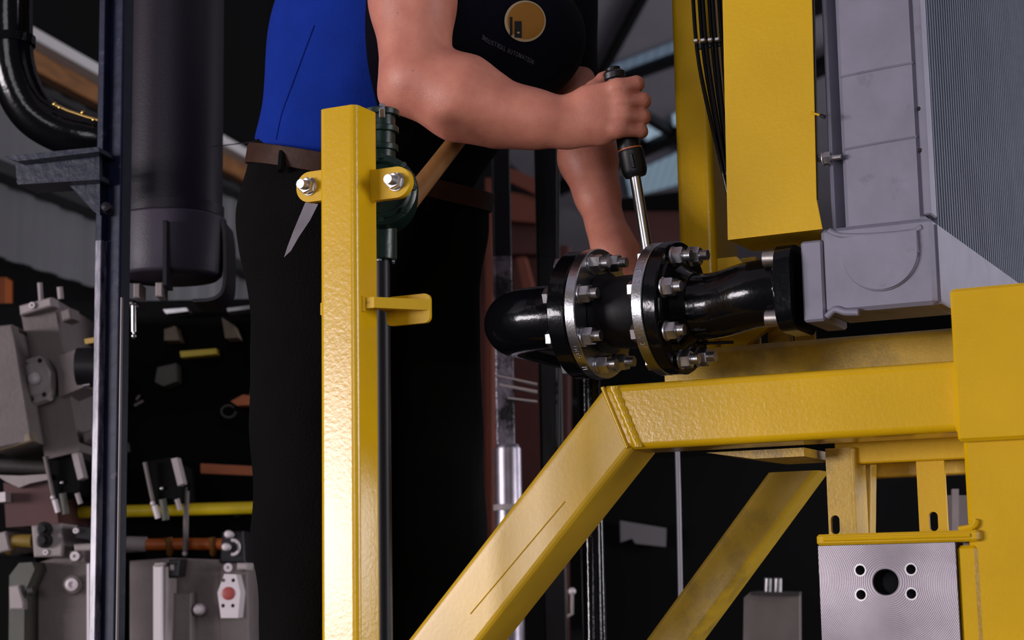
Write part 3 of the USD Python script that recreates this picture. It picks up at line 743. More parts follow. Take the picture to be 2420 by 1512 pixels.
BLUE = mat('blue_cloth', (.005, .026, .25), .9, bump=.0009, bscale=900, spec=.12, var=.08, vscale=20)
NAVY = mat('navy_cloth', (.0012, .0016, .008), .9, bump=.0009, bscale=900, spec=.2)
TROU = mat('black_trousers', (.0026, .0023, .0020), .9, bump=.0015, bscale=260, spec=.1, var=.2, vscale=9)
LEATH = mat('brown_leather', (.038, .015, .008), .6, spec=.2, bump=.0006, bscale=160, var=.25, vscale=40)
HAIR = mat('brown_hair', (.03, .018, .012), .6, bump=.002, bscale=300, stretch=(1, 1, .2))
BOOT = mat('boot_leather', (.006, .005, .005), .5)
SHOE = BOOT

A = lambda x, y, D: at(x, y, D)
R1 = px(1, 2.59)
# --- skeleton (pixel, pixel, distance)
sh1, sh2 = A(968, -190, 2.70), A(1300, -190, 2.99)
lat = unit((sh2 - sh1) * [1, 1, 0]); face = np.array([lat[1], -lat[0], 0])           # across the shoulders; facing right and a little to the camera
neck, headc = A(1125, -250, 2.85), A(1168, -400, 2.82)
pel = A(850, 420, 2.87); chest = A(1075, -60, 2.85)
body = SDF()
# right arm
body.cap(A(975, 0, 2.645), A(985, 185, 2.60), 96 * R1, 84 * R1, .02)
body.cap(sh1, A(975, 0, 2.645), .068, 97 * R1, .03)
body.cap(A(985, 188, 2.60), A(1092, 232, 2.594), 82 * R1, 95 * R1, .02)
body.cap(A(1092, 232, 2.594), A(1182, 270, 2.588), 95 * R1, 70 * R1, .03)
body.cap(A(1182, 270, 2.588), A(1265, 282, 2.580), 70 * R1, 60 * R1, .03)
body.cap(A(1265, 282, 2.580), A(1338, 290, 2.574), 60 * R1, 51 * R1, .03, FWD, 1.2)
body.cap(A(925, 232, 2.60), A(950, 222, 2.60), 20 * R1, 34 * R1, .03)                 # elbow point
# right hand: back of the hand, four curled fingers, thumb
body.cap(A(1338, 291, 2.574), A(1402, 262, 2.566), 50 * R1, 58 * R1, .02, FWD, 1.8)
body.cap(A(1350, 296, 2.574), A(1418, 304, 2.567), 44 * R1, 41 * R1, .02, FWD, 1.6)
for (x, y), r in (((1458, 207), 20), ((1468, 240), 22), ((1468, 274), 22), ((1458, 305), 20)):
    body.cap(A(1395, 262 + (y - 256) * .5, 2.566), A(x, y, 2.558), 34 * R1, r * R1, .012, FWD, 1.35)
    body.cap(A(x - 4, y, 2.5555), A(x + 4, y, 2.5555), (r - 3) * R1, None, .008)
fing = [((1458, 205), (1504, 197), 19.5, 17.5), ((1468, 239), (1519, 237), 19.5, 18.2), ((1468, 274), (1519, 275.5), 19, 17.8), ((1458, 307), (1515, 309), 17.5, 15.2)]
for (a, b), (c, d), r0, r1 in fing:
    body.cap(A(a, b, 2.558), A(c, d, 2.567), r0 * R1, r1 * R1, .004)
    body.cap(A(c, d, 2.567), A(c + 2, d + 3, 2.594), r1 * R1, r1 * R1 * .95, .004)
    body.cap(A(c + 2, d + 3, 2.594), A(c - 34, d + 6, 2.608), r1 * R1 * .93, r1 * R1 * .8, .0028)
body.cap(A(1368, 252, 2.582), A(1402, 214, 2.594), 27 * R1, 20 * R1, .02)
body.cap(A(1402, 214, 2.594), A(1424, 187, 2.602), 18 * R1, 14 * R1, .012)
body.cap(A(1424, 187, 2.602), A(1446, 170, 2.612), 14 * R1, 11 * R1, .008)
# left arm and hand, reaching behind the coupling
body.cap(sh2, A(1314, 120, 2.937), .060, .046, .03)
body.cap(A(1314, 120, 2.937), A(1376, 285, 2.87), .046, .043, .02)
body.cap(A(1380, 285, 2.87), A(1390, 375, 2.845), .042, .0425, .02)
body.cap(A(1390, 375, 2.845), A(1412, 460, 2.815), .042, .031, .03)
body.cap(A(1412, 460, 2.815), A(1432, 535, 2.785), .031, .0245, .03)
body.cap(A(1432, 535, 2.785), A(1452, 590, 2.755), .0245, .027, .03)
body.cap(A(1448, 585, 2.757), A(1466, 628, 2.735), .027, .024, .03)
for i, (x, y) in enumerate(((1435, 632), (1455, 640), (1475, 642), (1492, 636))):
    body.cap(A(1450 + i * 6, 590, 2.755), A(x, y, 2.730), .015, .0125, .008)
    body.cap(A(x, y, 2.730), A(x + 6, y + 48, 2.722), .0115, .0105, .006)
    body.cap(A(x + 6, y + 48, 2.722), A(x + 8, y + 84, 2.722), .0100, .009, .006)
body.cap(A(1462, 560, 2.765), A(1490, 588, 2.755), .018, .0125, .012)
body.cap(A(1490, 588, 2.755), A(1505, 612, 2.745), .0125, .0105, .008)
# trunk, neck and head
body.cap(pel, chest, .09, .10, .05)
body.cap(chest + lat * .07, sh2, .09, .06, .05); body.cap(chest - lat * .06, sh1, .075, .06, .05)
body.cap(chest + EZ * .05, neck, .09, .055, .05); body.cap(neck, headc - EZ * .03, .056, .058, .03)
look = unit(face + np.array([.1, 0, -.45])); up_h = unit(EZ - look * (EZ @ look)); side = np.cross(look, up_h)
body.cap(headc - look * .025 + up_h * .03, headc + look * .012 + up_h * .02, .086, .082, .03)
body.cap(headc + look * .035 - up_h * .045, headc + look * .05 - up_h * .075, .058, .036, .04)
body.cap(headc + look * .092 + up_h * .012, headc + look * .112 - up_h * .022, .009, .014, .012)      # nose
for s in (-1, 1):
    body.cap(headc + side * s * .015 + look * .083 + up_h * .026, headc + side * s * .05 + look * .068 + up_h * .024, .011, None, .012)   # brow
    body.cap(headc + side * s * .082 - look * .008 + up_h * .018, headc + side * s * .082 - look * .004 - up_h * .02, .013, .009, .008, side, 1.6)   # ear
body.cap(headc + look * .082 - up_h * .048 - side * .018, headc + look * .082 - up_h * .048 + side * .018, .010, None, .008)          # lips
pts = np.array([q for p in body.p for q in (p[0], p[1])])
bodym = nets(body, pts.min(0) - .13, pts.max(0) + .13, .0028)
man_ = Thing('person', 'man in blue shirt and black trousers leaning over the pipe, wrench in fist', 'person')
ibody = man_.part('body', bodym, SKIN, smooth=True)

# --- shirt
shirt = SDF()
hl = .080
for s in (-1, 1):
    shirt.cap(A(848, 430, 2.87) + lat * s * hl, A(955, 130, 2.86) + lat * s * hl, .118, .148, .05)
    shirt.cap(A(955, 130, 2.86) + lat * s * hl, A(1080, -70, 2.85) + lat * s * (hl + .02), .148, .135, .05)
shirt.cap(A(1080, -70, 2.85) - lat * .09, sh1 + EZ * .005, .125, .076, .05); shirt.cap(A(1080, -70, 2.85) + lat * .09, sh2 + EZ * .005, .125, .074, .05)
shirt.cap(chest + EZ * .06, neck - EZ * .03, .10, .066, .05)
slv1 = SDF().cap(sh1 + EZ * .004, A(974, -20, 2.65), .078, .078, .03)
slv2 = SDF().cap(sh2, A(1316, 175, 2.93), .078, .069, .03)
shirt.cap(A(1160, 60, 2.80), A(1235, 90, 2.80), .11, .10, .05)
h1_, h2_ = A(613, 337, 2.80), A(985, 470, 2.80); hn = unit(np.cross(h2_ - h1_, lat)); hn = -hn if hn[2] < 0 else hn
def folds(P, amp, sc, seed):
    return (meshkit.fbm(P * sc, 3, seed) - .5) * amp
sl1 = A(974, -30, 2.65); sl1n = unit(sl1 - sh1); sl2 = A(1322, 205, 2.925); sl2n = unit(A(1316, 175, 2.93) - sh2)
ntop = neck - EZ * .004
def shirtf(P):
    d = shirt(P)
    for sl, c, n_ in ((slv1, sl1, sl1n), (slv2, sl2, sl2n)):
        e = np.maximum(sl(P), (P - c) @ n_); h = np.maximum(.02 - np.abs(d - e), 0) / .02; d = np.minimum(d, e) - h * h * .005
    d = d + folds(P, .012, np.array([9., 9., 5.]), 3)
    return np.maximum(np.maximum(d, -((P - h1_) @ hn)), (P - ntop)[:, 2])
pts = np.array([q for p in shirt.p for q in (p[0], p[1])])
shm = nets(shirtf, pts.min(0) - .2, pts.max(0) + .2, .0065)
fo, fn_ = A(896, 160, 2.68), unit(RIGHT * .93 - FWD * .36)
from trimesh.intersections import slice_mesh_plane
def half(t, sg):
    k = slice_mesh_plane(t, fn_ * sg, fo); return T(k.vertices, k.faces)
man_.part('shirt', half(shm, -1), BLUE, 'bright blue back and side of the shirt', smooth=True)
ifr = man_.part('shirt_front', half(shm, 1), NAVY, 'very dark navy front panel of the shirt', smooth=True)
from trimesh.ray.ray_pyembree import RayMeshIntersector as _RI
_caster = _RI(shm)
def onshirt(P2, off=.0012):
    """points of the picture plane carried along the sight line onto the shirt's surface, a little proud of it"""
    d = np.array([unit(ray(x, y)) for x, y in P2]); o = np.repeat(CAM[None], len(d), 0)
    loc, ri, _ = _caster.intersects_location(o, d, multiple_hits=False); out = np.full((len(d), 3), np.nan); out[ri] = loc - d[ri] * off
    if np.isnan(out).any():
        ok = ~np.isnan(out[:, 0]); m = np.linalg.norm(out[ok] - CAM, axis=1).mean(); out[~ok] = o[~ok] + d[~ok] * m
    return out
def decal(poly, off=.0012, sub_=2):
    t = [trimesh.creation.triangulate_polygon(g, engine='earcut') for g in getattr(poly, 'geoms', [poly])]; ms = []
    for v, f in t:
        v3 = np.c_[v, np.zeros(len(v))]; k = T(v3, f)
        for _ in range(sub_): k = k.subdivide()
        ms.append(T(onshirt(k.vertices[:, :2], off), k.faces))
    return cat(ms)
AMB = mat('amber_print', (.40, .17, .012), .7); PALE = mat('pale_print', (.55, .42, .24), .7); PRN = mat('grey_print', (.17, .155, .18), .8); DKP = mat('dark_print', (.004, .003, .003), .7)
logo = Point(1241, 50).buffer(46, quad_segs=12)
man_.part('logo_disc', decal(logo, .0016, 3), AMB, 'amber round emblem printed on the shirt front', under=ifr, smooth=True)
man_.part('logo_rim', decal(Point(1241, 50).buffer(49, quad_segs=12).difference(Point(1243, 49).buffer(44, quad_segs=12)), .0022, 2), PALE, under=ifr, smooth=True)
man_.part('logo_mark', decal(sbox(1216, 50, 1233, 89).union(sbox(1205, 40, 1211, 84)), .0028, 2), DKP, under=ifr, smooth=True)
man_.part('logo_mark', decal(sbox(1222, 75, 1228, 79), .0034, 1), PALE, under=ifr, smooth=True)
letters = []
path = np.array([(1140, 87), (1155, 98), (1172, 105), (1195, 117), (1214, 125), (1236, 134), (1262, 148)], float)
seg = np.r_[0, np.cumsum(np.linalg.norm(np.diff(path, axis=0), axis=1))]; txt = 'INDUSTRIAL AUTOMATION'
wd = np.array([{'I': .45, ' ': .6, 'M': 1.25, 'L': .8}.get(c, 1.0) for c in txt]); pos = (np.cumsum(wd) - wd / 2) / wd.sum() * seg[-1]
from shapely import affinity
for ch, s_ in zip(txt, pos):
    if ch == ' ': continue
    x, y = np.interp(s_, seg, path[:, 0]), np.interp(s_, seg, path[:, 1]); x2, y2 = np.interp(s_ + 4, seg, path[:, 0]), np.interp(s_ + 4, seg, path[:, 1]); a = math.atan2(y2 - y, x2 - x) if s_ + 4 < seg[-1] else .5
    t = meshkit.text_mesh(ch, 10.0, 1.0); c_ = t.centroid; keep = (t.face_normals[:, 2] > .5); v = t.vertices.copy(); v[:, 0] -= c_[0]; v[:, 1] -= 5
    vx = x + v[:, 0] * .62 * math.cos(a) + v[:, 1] * .20; vy = y + v[:, 0] * .62 * math.sin(a) - v[:, 1]
    letters.append(T(onshirt(np.c_[vx, vy], .0016), t.faces[keep]))
man_.part('shirt_lettering', cat(letters), PRN, 'small pale lettering curving below the emblem', under=ifr, smooth=False)
# side seam
sm = onshirt(curve([(742, 60), (716, 130), (690, 200), (665, 270), (652, 330)], 24), .0004)
man_.part('side_seam', tube(sm, .0016, 6), BLUE)

# --- trousers, belt, shoes
tr = SDF()
kn1, kn2 = A(748, 1260, 2.74), A(1005, 1260, 2.93); an1, an2 = A(738, 1880, 2.76), A(1000, 1830, 2.96)
hp1, hp2 = A(757, 530, 2.775), A(965, 520, 2.95)
tr.cap(A(770, 400, 2.80), A(930, 415, 2.93), .108, .105, .04)
tr.cap(A(770, 400, 2.80), hp1, .107, .117, .06); tr.cap(A(930, 415, 2.93), hp2, .105, .118, .06); tr.cap(hp1, hp2, .11, .11, .05)
tr.cap(hp1, kn1, .115, .094, .04); tr.cap(hp2, kn2, .117, .096, .04)
tr.cap(kn1, an1, .092, .078, .04); tr.cap(kn2, an2, .094, .08, .04)
wn = hn; wtop = h1_ + hn * .012
def trf(P):
    d = tr(P) + folds(P, .016, np.array([11., 11., 6.]), 9)
    d = np.maximum(d, (P - wtop) @ wn); return np.maximum(d, .055 - P[:, 2])
pts = np.array([q for p in tr.p for q in (p[0], p[1])])
lo, hi = pts.min(0) - .16, pts.max(0) + .16; lo[2] = .03
trm = nets(trf, lo, hi, .008)
man_.part('trousers', trm, TROU, smooth=True)
b0_ = A(613, 369, 2.80); hb_ = unit(np.cross(A(985, 437, 2.80) - b0_, lat)); hb_ = -hb_ if hb_[2] < 0 else hb_; hn0, hn = hn, hb_; wc = (A(770, 400, 2.80) + A(930, 415, 2.93)) / 2; wc = wc - hn * ((wc - b0_) @ hn)
bx = unit(lat - hn * (lat @ hn)); by = np.cross(hn, bx); ang = np.arange(120) / 120 * 2 * np.pi
dirs = np.cos(ang)[:, None] * bx + np.sin(ang)[:, None] * by
def waist(h):
    lo_, hi_ = np.full(120, .02), np.full(120, .40)
    for _ in range(26):
        m = (lo_ + hi_) / 2; ins = tr(wc + hn * h + dirs * m[:, None]) + folds(wc + hn * h + dirs * m[:, None], .016, np.array([11., 11., 6.]), 9) < 0
        lo_, hi_ = np.where(ins, m, lo_), np.where(ins, hi_, m)
    return lo_
rad = np.max([waist(h) for h in (-.014, -.007, 0, .007, .014)], axis=0); rad = (rad + np.roll(rad, 1) + np.roll(rad, -1)) / 3 + .0015
rows = [(-.0150, .000), (-.0150, .0035), (-.0135, .0045), (.0135, .0045), (.0150, .0035), (.0150, .000)]
Vb = np.vstack([wc + hn * h + dirs * (rad + o)[:, None] for h, o in rows]); Fb = []
for r_ in range(6):
    for k in range(120):
        a, b, c, d = r_ * 120 + k, r_ * 120 + (k + 1) % 120, ((r_ + 1) % 6) * 120 + (k + 1) % 120, ((r_ + 1) % 6) * 120 + k; Fb += [[a, b, c], [a, c, d]]
man_.part('belt', T(Vb, Fb), LEATH, smooth=50)
hn = hn0
for (x0, y0, x1, y1) in ((668, 346, 664, 404),):
    a = A(x0, y0, 2.70); lp = []
    _c2 = _RI(trm); d = np.array([unit(ray(x0 + (x1 - x0) * t, y0 + (y1 - y0) * t)) for t in np.linspace(0, 1, 6)])
    loc, ri, _ = _c2.intersects_location(np.repeat(CAM[None], 6, 0), d, multiple_hits=False)
    if len(loc) > 3: man_.part('belt_loop', tube(loc[np.argsort(ri)] - d[ri[np.argsort(ri)]] * .0165, .0055, 8), TROU)
for an in (an1, an2):
    f0 = np.array([an[0], an[1], 0]); fd = unit(face + np.array([.2, 0, 0])); fl = np.array([fd[1], -fd[0], 0])
    bt = SDF().cap(f0 + EZ * .045 - fd * .05, f0 + EZ * .038 + fd * .15, .042, .040, .03).cap(f0 + EZ * .05 - fd * .03, f0 + EZ * .14, .048, .05, .04)
    bm = nets(lambda P: np.maximum(bt(P), .004 - P[:, 2]), f0 + np.array([-.28, -.28, -.01]), f0 + np.array([.28, .28, .22]), .009)
    man_.part('boot', bm, BOOT, smooth=True)
# --- hair, eyes (out of the picture's upper edge, still there)
hs = SDF().cap(headc - look * .028 + up_h * .036, headc + look * .004 + up_h * .034, .091, .086, .03)
def hairf(P):
    q = P - headc; return np.maximum(hs(P), .035 + (q @ look) * .75 - (q @ up_h) - .03 * 0)
man_.part('hair', nets(hairf, headc - .15, headc + .15, .007), HAIR, smooth=True, under=ibody)
EYE = mat('eye_white', (.6, .58, .55), .2); IRIS = mat('iris', (.03, .04, .05), .2)
for s in (-1, 1):
    ec = headc + side * s * .031 + look * .074 + up_h * .006
    e_ = man_.part('eye', trimesh.creation.icosphere(2, .0118).apply_translation(ec), EYE, under=ibody, smooth=True)
man_.done()
RAGM = mat('grey_strip', (.30, .27, .31), .6, var=.15, vscale=30)
thing1('cloth_strip', prism([(722, 478), (752, 482), (733, 520), (706, 560), (688, 592), (672, 607), (680, 582), (694, 545)], 2.60, .004, -15), RAGM, 'pale grey pointed cloth strip hanging at the hip left of the yellow post', 'cloth strip')

# ================================================================== machines in the dark left background
CAST = mat('brown_grey_cast', (.155, .125, .12), .6, bump=.0008, bscale=120, var=.12, vscale=14)
CASTL = mat('pale_cast', (.32, .27, .27), .55, bump=.0005, bscale=120, var=.1)
CASTD = mat('dark_cast', (.03, .025, .024), .6, bump=.0006, bscale=90)
GREENC = mat('grey_green_cast', (.075, .075, .06), .6, var=.15)
WHT = mat('bare_plate', (.62, .55, .57), .5, .3)
MAROON = mat('maroon_paint', (.075, .022, .022), .55, var=.15, vscale=20)
NAVYP = usdkit.material(stage, '/World/Looks/worn_navy_paint', {
    'g': ('texture_coordinate', {}), 'm': ('mapping', dict(scale=(1, 1, .25))), 'n': ('noise_texture', dict(scale=42.0, detail=7, roughness=.65)), 'r': ('rgb_ramp', dict(ramp=[(.36, (.010, .012, .035)), (.46, (.12, .11, .16)), (.6, (.34, .31, .38))])),
    'p': ('principled_bsdf', dict(roughness=.3))}, [('g.object', 'm.vector'), ('m.vector', 'n.vector'), ('n.fac', 'r.fac'), ('r.color', 'p.base_color')], surface='p.BSDF')
PURC = mat('grey_plastic', (.050, .040, .060), .45, spec=.25, bump=.0003, bscale=300)
NAVYS = mat('navy_steel_paint', (.006, .009, .030), .5, bump=.0012, bscale=40, spec=.25, var=.3, vscale=18, dirt_or_shade=(.05, .05, .08), dscale=30, dcut=(.62, .7))
NAVYD = mat('navy_paint', (.006, .010, .030), .4, bump=.001, bscale=70)
PURB = mat('powder_black', (.016, .0125, .020), .42, spec=.25, bump=.0003, bscale=300)
ORANGE = mat('orange_paint', (.50, .11, .012), .5, var=.1)
YELP = mat('yellow_pipe_paint', (.75, .55, .01), .45)
BRASS = mat('brass', (.75, .50, .16), .25, 1.0)
BLUEP = mat('blue_plate', (.014, .045, .19), .5, var=.2, vscale=60)
REDP = mat('red_plug', (.35, .06, .05), .5)
REDD = mat('dark_red_paint', (.06, .009, .006), .6, var=.2, vscale=3)
RUST = mat('red_orange_paint', (.15, .032, .014), .6, var=.15, vscale=4)
BLUED = mat('blue_post_paint', (.008, .03, .12), .5)
TAN = mat('tan_cast', (.20, .15, .10), .6, var=.2, vscale=25)

# column with bracket beam
col = Thing('steel_column', 'worn navy painted steel column with a bracket beam reaching left', 'column')
DC = 2.98
c_ = at(257, 900, DC); wx = px(43, DC) / math.cos(math.radians(26.6 + 12.5)); q = np.array([c_[0], c_[1], 0])
qq = q + EY * wx * .375
col.part('column', bar(qq, qq + EZ * 1.95, wx, wx * .75, .004, EY), NAVYS)
zw = at(246, 560, DC)[2]; xe = q - EX * (wx / 2 - .008) - EY * .0085
col.part('flange_edge', bar(xe - EX * .002 + EY * .0, xe - EX * .002 + EZ * zw, .0135, .016, .002, EY), NAVYP, 'worn bright front edge of the column')
col.part('flange_edge', bar(xe - EX * .002 + EZ * (zw + .0005), xe - EX * .002 + EZ * 1.95, .0135, .016, .002, EY), NAVYS)
col.part('edge_strip', bar(q + EX * (wx / 2 + .0025) + EY * .004, q + EX * (wx / 2 + .0025) + EY * .004 + EZ * at(277, 700, DC)[2], .003, .005, .001, EY), CASTL)
col.part('foot_plate', cbox(qq + EZ * .005, EX, EY, EZ, .16, .2, .010), NAVYD)
col.part('bracket_flange', prism([(8, 369), (232, 347), (234, 358), (40, 381), (30, 378)], DC + .01, .11, 12), NAVYD)
col.part('bracket_web', prism([(36, 384), (234, 366), (236, 424), (40, 430)], DC + .035, .012, 12), NAVYD)
col.part('bracket_lip', prism([(38, 428), (234, 412), (235, 424), (42, 436)], DC + .012, .07, 12), NAVYD)
col.part('gusset', prism([(160, 433), (236, 425), (236, 508), (222, 500)], DC + .03, .012, 12), NAVYD)
col.part('round_head_bolt', lathe(at(251, 489, DC - .02), unit(np.array([0, -1.0, 0])), [(0, -.02), (px(13, DC), -.02), (px(13, DC), 0), (px(10, DC), .004), (0, .006)], 24), PURB)
col.done()

# air cleaner canister hanging behind the column
DA = 3.22
ac = Thing('air_cleaner', 'tall black canister with a ribbed bottom cup held in a strap cage', 'canister')
ca = at(402, 600, DA)
def zy(y, D=DA): return at(402, y, D)[2]
def rp(n): return px(n, DA)
base = np.array([ca[0], ca[1], 0])
ac.part('canister', lathe(base, EZ, [(0, zy(512)), (rp(122), zy(512)), (rp(122), zy(-120)), (rp(100), zy(-150)), (0, zy(-150))], 56), PURB)
ac.part('joint_band', lathe(base, EZ, [(rp(120), zy(513)), (rp(126), zy(513)), (rp(126), zy(487)), (rp(120), zy(485))], 56), PURB)
ac.part('cup', lathe(base, EZ, [(0, zy(662)), (rp(112), zy(661)), (rp(122), zy(652)), (rp(127), zy(600)), (rp(132), zy(520)), (rp(128), zy(515)), (0, zy(515))], 56), PURC, smooth=50)
for side_, pts_ in ((0, [(270, 520), (258, 560), (257, 640), (262, 690), (285, 709), (316, 714)]), (1, [(520, 520), (526, 560), (527, 640), (522, 684), (500, 702), (455, 706)])):
    P = curve([at(x, y, DA - .02) for x, y in pts_], 22); Vv, Ff = [], []
    k = len(P); n_ = []
    tg = np.gradient(P, axis=0); nn = np.array([unit(np.cross(t, [0, 1.0, 0])) for t in tg])
    for dy in (0, .11):
        for o in (0, .006): Vv.append(P + nn * o + np.array([0, dy, 0]))
    Vv = np.vstack(Vv)
    for i in range(k - 1):
        for a, b in ((0, 1), (1, 3), (3, 2), (2, 0)):
            p_, q_2 = a * k + i, b * k + i; Ff += [[p_, p_ + 1, q_2 + 1], [p_, q_2 + 1, q_2]]
    for i in (0, k - 1): Ff += [[i, k + i, 3 * k + i], [i, 3 * k + i, 2 * k + i]]
    ac.part('strap', T(Vv, Ff), PURB, smooth=40)
ac.part('rib', pbox(384, 520, 396, 676, DA - .115, .05), PURB)
ac.part('mounting_pad', pbox(315, 669, 331, 703, DA - .075, .05), CASTL); ac.part('mounting_pad', pbox(367, 667, 384, 700, DA - .075, .05), CASTL)
ac.part('base_bar', prism([(258, 700), (280, 712), (312, 714), (312, 718), (285, 718), (266, 712)], DA - .05, .04, 5), CASTL)
ac.part('drain_rod', cat(ptube([(315, 716), (316, 784)], DA - .03, 6), trimesh.creation.icosphere(2, rp(6)).apply_translation(at(316, 794, DA - .03)), ptube([(316, 780), (316, 792)], DA - .03, 2.5)), ZINC)
ac.part('hanger', tube([base + EZ * zy(-150) - EZ * .01, base + EZ * 3.2], .02, 12), BLKM)
ac.done()

# glossy elbow of the intake pipe
ip = Thing('intake_pipe', 'fat glossy black intake pipe bending from vertical to horizontal at the upper left', 'pipe')
DI = 3.2
P = curve([at(22, -160, DI), at(22, 60, DI), at(30, 165, DI), at(70, 255, DI), at(140, 305, DI), at(235, 328, DI), at(300, 335, DI + .03)], 40)
ip.part('pipe', tube(P, px(54, DI), 32), BLK, smooth=60)
ip.part('clamp', tube([at(26, 92, DI) + EZ * .004, at(26, 92, DI) - EZ * .012], px(57, DI), 32), BLK)
ip.part('hanger', tube([at(22, -160, DI) - EZ * .01, np.array([*at(22, -160, DI)[:2], 3.2])], .015, 10), BLKM)
ip.done()
bt_ = Thing('gold_glint', 'thin gold strip shaped as the glint along the black intake pipe', 'tube')  # modelled strip stands in for a gold reflection on the pipe edge
bt_.part('tube', ptube([(124, 246), (160, 262), (205, 277), (238, 286)], DI - .045, 4.5), BRASS)
for x, y in ((130, 246), (142, 254), (196, 266), (222, 283)):
    bt_.part('glint_bead', trimesh.creation.icosphere(2, px(5.5, DI)).apply_translation(at(x, y, DI - .045)), BRASS)
bt_.done()

# dark housing carrying the hydraulic parts
DH = 3.98
HOUSE_Y = at(300, 900, DH)[1]
hs_ = Thing('engine_housing', 'large black machine housing in the dark behind the man and the column', 'machine')
hz = at(300, 705, DH)[2]; hx0, hx1 = at(-140, 900, DH)[0], at(640, 900, DH)[0]; hy = at(300, 900, DH)[1]
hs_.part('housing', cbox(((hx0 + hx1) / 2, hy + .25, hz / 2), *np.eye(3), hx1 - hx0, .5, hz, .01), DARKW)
hs_.part('panel', prism([(372, 868), (416, 858), (418, 900), (385, 912), (366, 902)], DH - .06, .10), GREENC)
hs_.part('top_strip', prism([(385, 731), (440, 727), (445, 735), (392, 741)], DH - .05, .06), ZINC)
hs_.part('top_strip', prism([(536, 728), (603, 720), (604, 728), (538, 736)], DH - .05, .06), ZINC)
hs_.part('cast_bracket', prism([(388, 778), (414, 770), (424, 803), (388, 804)], DH - .05, .06), TAN)
hs_.part('cast_bracket', prism([(524, 750), (552, 768), (564, 797), (532, 799)], DH - .05, .06), TAN)
hs_.part('label_bar', prism([(425, 830), (511, 823), (512, 836), (427, 844)], DH - .03, .04), YELP)
hs_.part('label_bar', prism([(600, 816), (616, 815), (616, 828), (600, 829)], DH - .03, .04), YELP)
hs_.part('pipe_bend', ptube([(612, 830), (615, 880), (604, 935), (590, 960)], DH - .02, 16), GREENC)
hs_.part('ring', tube([at(540 + 17 * math.cos(a), 972 + 14 * math.sin(a), DH - .02) for a in np.linspace(0, 5.6, 24)], px(2.6, DH), 8), GREENC)
hs_.part('clip', cat(ptube([(318, 958), (338, 947)], DH - .02, 3), ptube([(322, 944), (330, 934)], DH - .02, 2.5)), CASTL)
hs_.done()
thing1('orange_cover', prism([(545, 948), (575, 932), (612, 938), (610, 956), (560, 958)], DH - .06, .055), ORANGE, 'small orange cover on the dark housing just left of the trousers', 'cover')

# control valve: leaning cast block with a flange plate
DVB = 3.62
vb_ = Thing('control_valve', 'leaning brown grey cast control valve with a round bolted flange plate at its left', 'control valve')
def vp(n, poly, d, th, m, yaw=8, **k): vb_.part(n, prism(poly, DVB + d, th, yaw, bev=.003, **k), m)
vp('valve_body', [(46, 725), (126, 703), (150, 842), (188, 1066), (106, 1086), (76, 880)], .0, None, CAST)
vp('top_plate', [(45, 722), (119, 702), (123, 722), (47, 745)], -.012, .04, CASTL)
vp('valve_bonnet', [(134, 842), (181, 825), (183, 868), (198, 914), (140, 938)], -.03, .1, CAST)
vp('side_lug', [(142, 735), (164, 727), (169, 752), (147, 760)], -.01, .05, CAST); vp('side_lug', [(194, 1022), (217, 1014), (221, 1038), (198, 1045)], -.01, None, CAST)
o2 = [(32, 859), (93, 840), (104, 850), (120, 880), (118, 926), (108, 944), (52, 964)]
vb_.part('flange_plate', prism(o2, DVB - .05, .03, 8, holes=((60, 862, 6), (94, 852, 6), (104, 932, 6), (74, 943, 6))), CASTL)
vp('flange_neck', [(40, 868), (110, 850), (110, 930), (58, 950)], -.022, .08, CASTD)
fc = at(80, 896, DVB - .05)
vb_.part('flange_boss', lathe(fc + np.array([0, .004, 0]), (0, -1.0, 0), [(0, 0), (px(40, DVB), 0), (px(39, DVB), .006), (px(33, DVB), .008), (0, .008)], 36), CASTL)
vb_.part('plug', lathe(at(83, 895, DVB - .055), (0, -1.0, 0), [(px(15, DVB), 0), (px(14, DVB), .008), (px(9, DVB), .011), (0, .012)], 24), WHT)
vp('left_block', [(-30, 772), (28, 766), (36, 800), (76, 1042), (-30, 1064)], -.10, None, CAST)
vp('block_ledge', [(-30, 1046), (70, 1020), (76, 1042), (-30, 1072)], -.115, .03, TAN)
vb_.part('washer', disc(at(77, 722, DVB - .012), (0, -1.0, 0), px(8, DVB), .006, .001, 20, px(3, DVB)), WHT)
for x, y0, y1, r in ((94, 668, 704, 6), (141, 678, 700, 7)):
    vb_.part('stud', ptube([(x, y0), (x + 3, y1 + 6)], DVB + .05, r), CASTL)
for (x, y) in ((38, 782), (40, 800), (62, 1010), (78, 1035), (205, 840), (208, 900)):
    vb_.part('cap_screw', lathe(at(x, y, DVB - .04), (0, -1.0, 0), [(0, -.06), (px(9, DVB), -.06), (px(9, DVB), 0), (0, .003)], 16), BLKM)
vb_.part('solenoid', cat(tube([at(185, 868, DVB - .02), at(236, 866, DVB - .02)], px(46, DVB), 28)), BLKM)
vb_.part('nameplate', prism([(199, 801), (229, 796), (230, 808), (201, 813)], DVB - .07, .05, 8), BRASS)
vb_.part('end_rod', ptube([(197, 911), (212, 908)], DVB - .05, 3), ZINC)
vb_.done()
thing1('orange_post', pbox(-30, 655, 14, 1500, 4.6, .06), ORANGE, 'orange post at the left edge, behind the leaning control valve', 'post')

